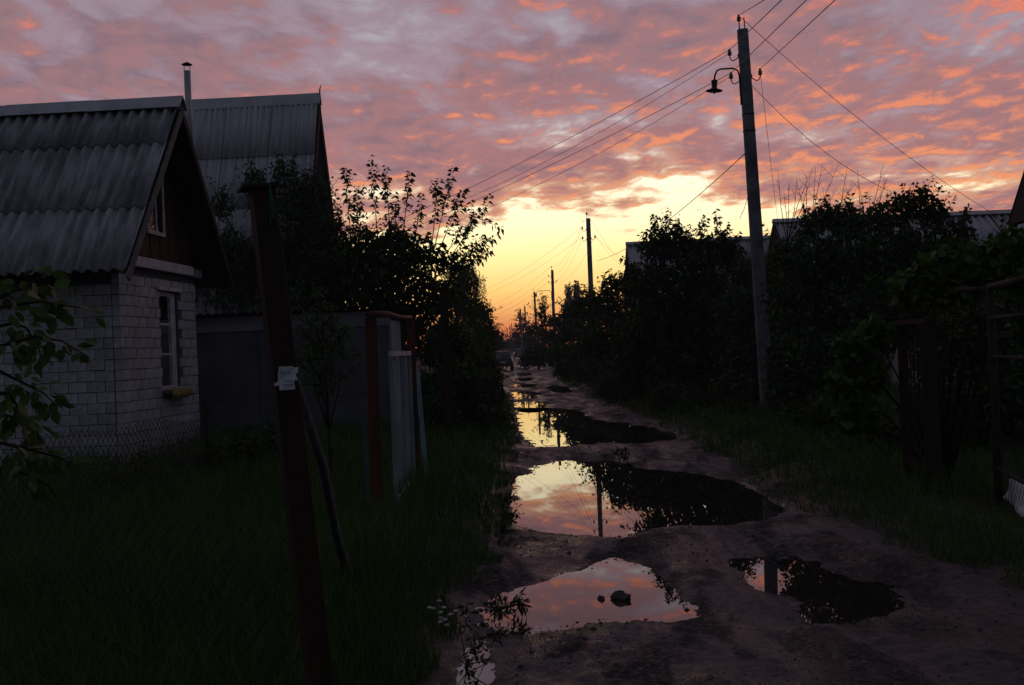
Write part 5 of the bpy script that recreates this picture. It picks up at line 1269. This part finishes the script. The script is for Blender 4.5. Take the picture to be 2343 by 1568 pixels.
# ---- stones in and around the puddles
def stone(p, sx, sy, sz, seed, label, group=None):
    rng = np.random.default_rng(seed); mb = MB(); n, m = 9, 6
    for i in range(m + 1):
        th_ = math.pi * i / m
        for j in range(n):
            w = 2 * math.pi * j / n; k = 1 + rng.normal(0, .2)
            mb.v.append((sx * math.sin(th_) * math.cos(w) * k, sy * math.sin(th_) * math.sin(w) * k, sz * math.cos(th_) * k))
    for i in range(m):
        for j in range(n): mb.f.append((i * n + j, i * n + (j + 1) % n, (i + 1) * n + (j + 1) % n, (i + 1) * n + j))
    o = mb.build('stone', M['stone']); o.location = p; o.rotation_euler = (0, 0, rng.uniform(0, 3))
    return tag(o, label, 'stone', group)
a, b = z5((885, 1118), (785, 1120))
stone(a + zU * .008, .075, .042, .04, 1, 'larger dark stone sitting in the wide puddle')
stone(b + zU * .002, .036, .024, .02, 5, 'smaller dark stone beside the larger one in the wide puddle')
stone(G(1790, 1285) + zU * .01, .05, .05, .03, 3, 'muddy clod at the rim of the side puddle')

# ---- crumbs of mud and gravel (nobody could count them)
rc = np.random.default_rng(81); n = 14000
yy = 4.6 * np.exp(rc.uniform(0, 1, n) * math.log(28 / 4.6)); xx = rc.uniform(-.1, 3.0, n)
keep = fbm(xx, yy, .9, 3) > -.12; xx, yy = xx[keep], yy[keep]
for _, P in PUD[:4]:
    q_ = np.array([[p.x, p.y] for p in P]); q2 = np.roll(q_, -1, 0); m_ = 260; ti = rc.integers(0, len(P), m_); tt = rc.uniform(0, 1, (m_, 1)); pp = q_[ti] * (1 - tt) + q2[ti] * tt + rc.normal(0, .05, (m_, 2)); xx, yy = np.concatenate([xx, pp[:, 0]]), np.concatenate([yy, pp[:, 1]])
zz = H(xx, yy); k2 = zz > -.012; zz = np.maximum(zz, 0.0); xx, yy, zz = xx[k2], yy[k2], zz[k2]; n = len(xx)
sz = np.exp(rc.normal(-5.4, .5, n)) * (yy / 7) ** .3; sz = np.minimum(sz, .022)
oct_ = np.array([[1, 0, 0], [0, 1, 0], [-1, 0, 0], [0, -1, 0], [0, 0, .8], [0, 0, -.5]]); 
V = (np.stack([xx, yy, zz], 1)[:, None, :] + oct_[None] * (sz[:, None, None] * rc.uniform(.6, 1.4, (n, 6, 1)))).reshape(-1, 3)
of = np.array([[0, 1, 4], [1, 2, 4], [2, 3, 4], [3, 0, 4], [1, 0, 5], [2, 1, 5], [3, 2, 5], [0, 3, 5]])
F = (np.arange(n)[:, None, None] * 6 + of[None]).reshape(-1, 3); TRI[0] += len(F)
tag(link_mesh('gravel', np_mesh('gravel', V, F), M['stone']), 'crumbs of mud and gravel scattered on the lane', None, kind='stuff')

# ---- grass
def grass(name, xx, yy, hh, ww, mat, label, seed, lean=.35):
    rng = np.random.default_rng(seed); n = len(xx); z = H(xx, yy)
    a = rng.uniform(0, 2 * math.pi, n); dx_, dy_ = np.cos(a), np.sin(a)
    le = rng.uniform(.1, lean * 2, n) * hh; ang = rng.uniform(0, 2 * math.pi, n)
    b = np.stack([xx, yy, z - .02], 1); s = np.stack([dx_, dy_, 0 * dx_], 1) * ww[:, None] * .5
    L = np.stack([np.cos(ang), np.sin(ang), 0 * ang], 1)
    m1 = b + L * (le * .25)[:, None] + np.array([0, 0, 1]) * (hh * .5)[:, None]
    tp = b + L * le[:, None] + np.array([0, 0, 1]) * (hh * (1 - .25 * (le / hh)))[:, None]
    V = np.stack([b - s, b + s, m1 + s * .8, m1 - s * .8, tp], 1).reshape(-1, 3)
    k = np.arange(n)[:, None] * 5
    F = np.concatenate([k + np.array([[0, 1, 2]]), k + np.array([[0, 2, 3]]), k + np.array([[3, 2, 4]])], 0); TRI[0] += len(F)
    return tag(link_mesh(name, np_mesh(name, V, F), mat), label, None, kind='stuff')
rg = np.random.default_rng(91)
def spread(n, y0, y1, side, wmax):
    yy = y0 * np.exp(rg.uniform(0, 1, n) * math.log(y1 / y0))
    l = np.interp(yy, EDGE_Y, EDGE_L); r = np.interp(yy, EDGE_Y, EDGE_R)
    off = rg.uniform(0, 1, n) ** 1.15 * wmax * np.clip(yy / 8, .6, 3)
    x = l + .02 - off if side < 0 else r - .05 + off
    keep = fbm(x, yy, 1.3, 3) + .75 * np.clip(off * 3, 0, 1) > .18
    return x[keep], yy[keep], off[keep]
x, y, o_ = spread(70000, 3.3, 40, -1, 3.6)
h = (.09 + .24 * np.clip(o_ / .8, 0, 1)) * rg.uniform(.5, 1.5, len(x)); w = .006 * rg.uniform(.7, 1.6, len(x)) * np.clip(y / 9, .8, 3)
clear_ = ~((x < -5.4) & (y > 16.2) & (y < 20)) & ~((x < -2.1) & (y > 20.9) & (y < 24.2))
grass('grass', x[clear_], y[clear_], h[clear_], w[clear_], M['grass'], 'tall dark grass filling the verge and garden left of the lane', 1)
x, y, o_ = spread(75000, 4.5, 70, 1, 2.6)
h = (.05 + .17 * np.clip(o_ / .7, 0, 1) + .12 * np.clip(fbm(x, y, .9, 3) * 2, 0, 1)) * rg.uniform(.4, 1.5, len(x)); w = .006 * rg.uniform(.7, 1.6, len(x)) * np.clip(y / 10, .8, 3)
h = np.where((x > 3.4) & (x < 4.6) & (y > 7.3) & (y < 9.8), h * .25, h)
grass('grass', x, y, h, w, M['grass'], 'dark grass along the verge right of the lane', 2, .6)
n = 900; yy = 3.4 * np.exp(rg.uniform(0, 1, n) * math.log(6)); xx = -.5 - rg.uniform(0, 1, n) * 3.2
grass('dry_stalks', xx, yy, rg.uniform(.3, .6, n), np.full(n, .004), M['drygrass'], 'pale dry stalks among the grass left of the lane', 3, .6)


# ------------------------------------------------------------------ evening air: thin even haze round the whole place
hz = MB().hexa([(x, y, z) for z in (-1.2, 26.0) for x, y in ((-490, -310), (495, -310), (495, 935), (-490, 935))]).build('haze', None)
hm = bpy.data.materials.new('thin_evening_haze'); hm.use_nodes = True
hn = hm.node_tree; hn.nodes.remove(hn.nodes['Principled BSDF'])
pvn = hn.nodes.new('ShaderNodeVolumePrincipled')
pvn.inputs['Color'].default_value = (0.82, 0.88, 1.0, 1); pvn.inputs['Density'].default_value = 0.0006
pvn.inputs['Anisotropy'].default_value = 0.0
hn.links.new(pvn.outputs[0], hn.nodes['Material Output'].inputs['Volume'])
hz.data.materials.append(hm); hz['kind'] = 'stuff'; hz['label'] = 'thin evening haze hanging over the lane'
scene.cycles.volume_bounces = 0
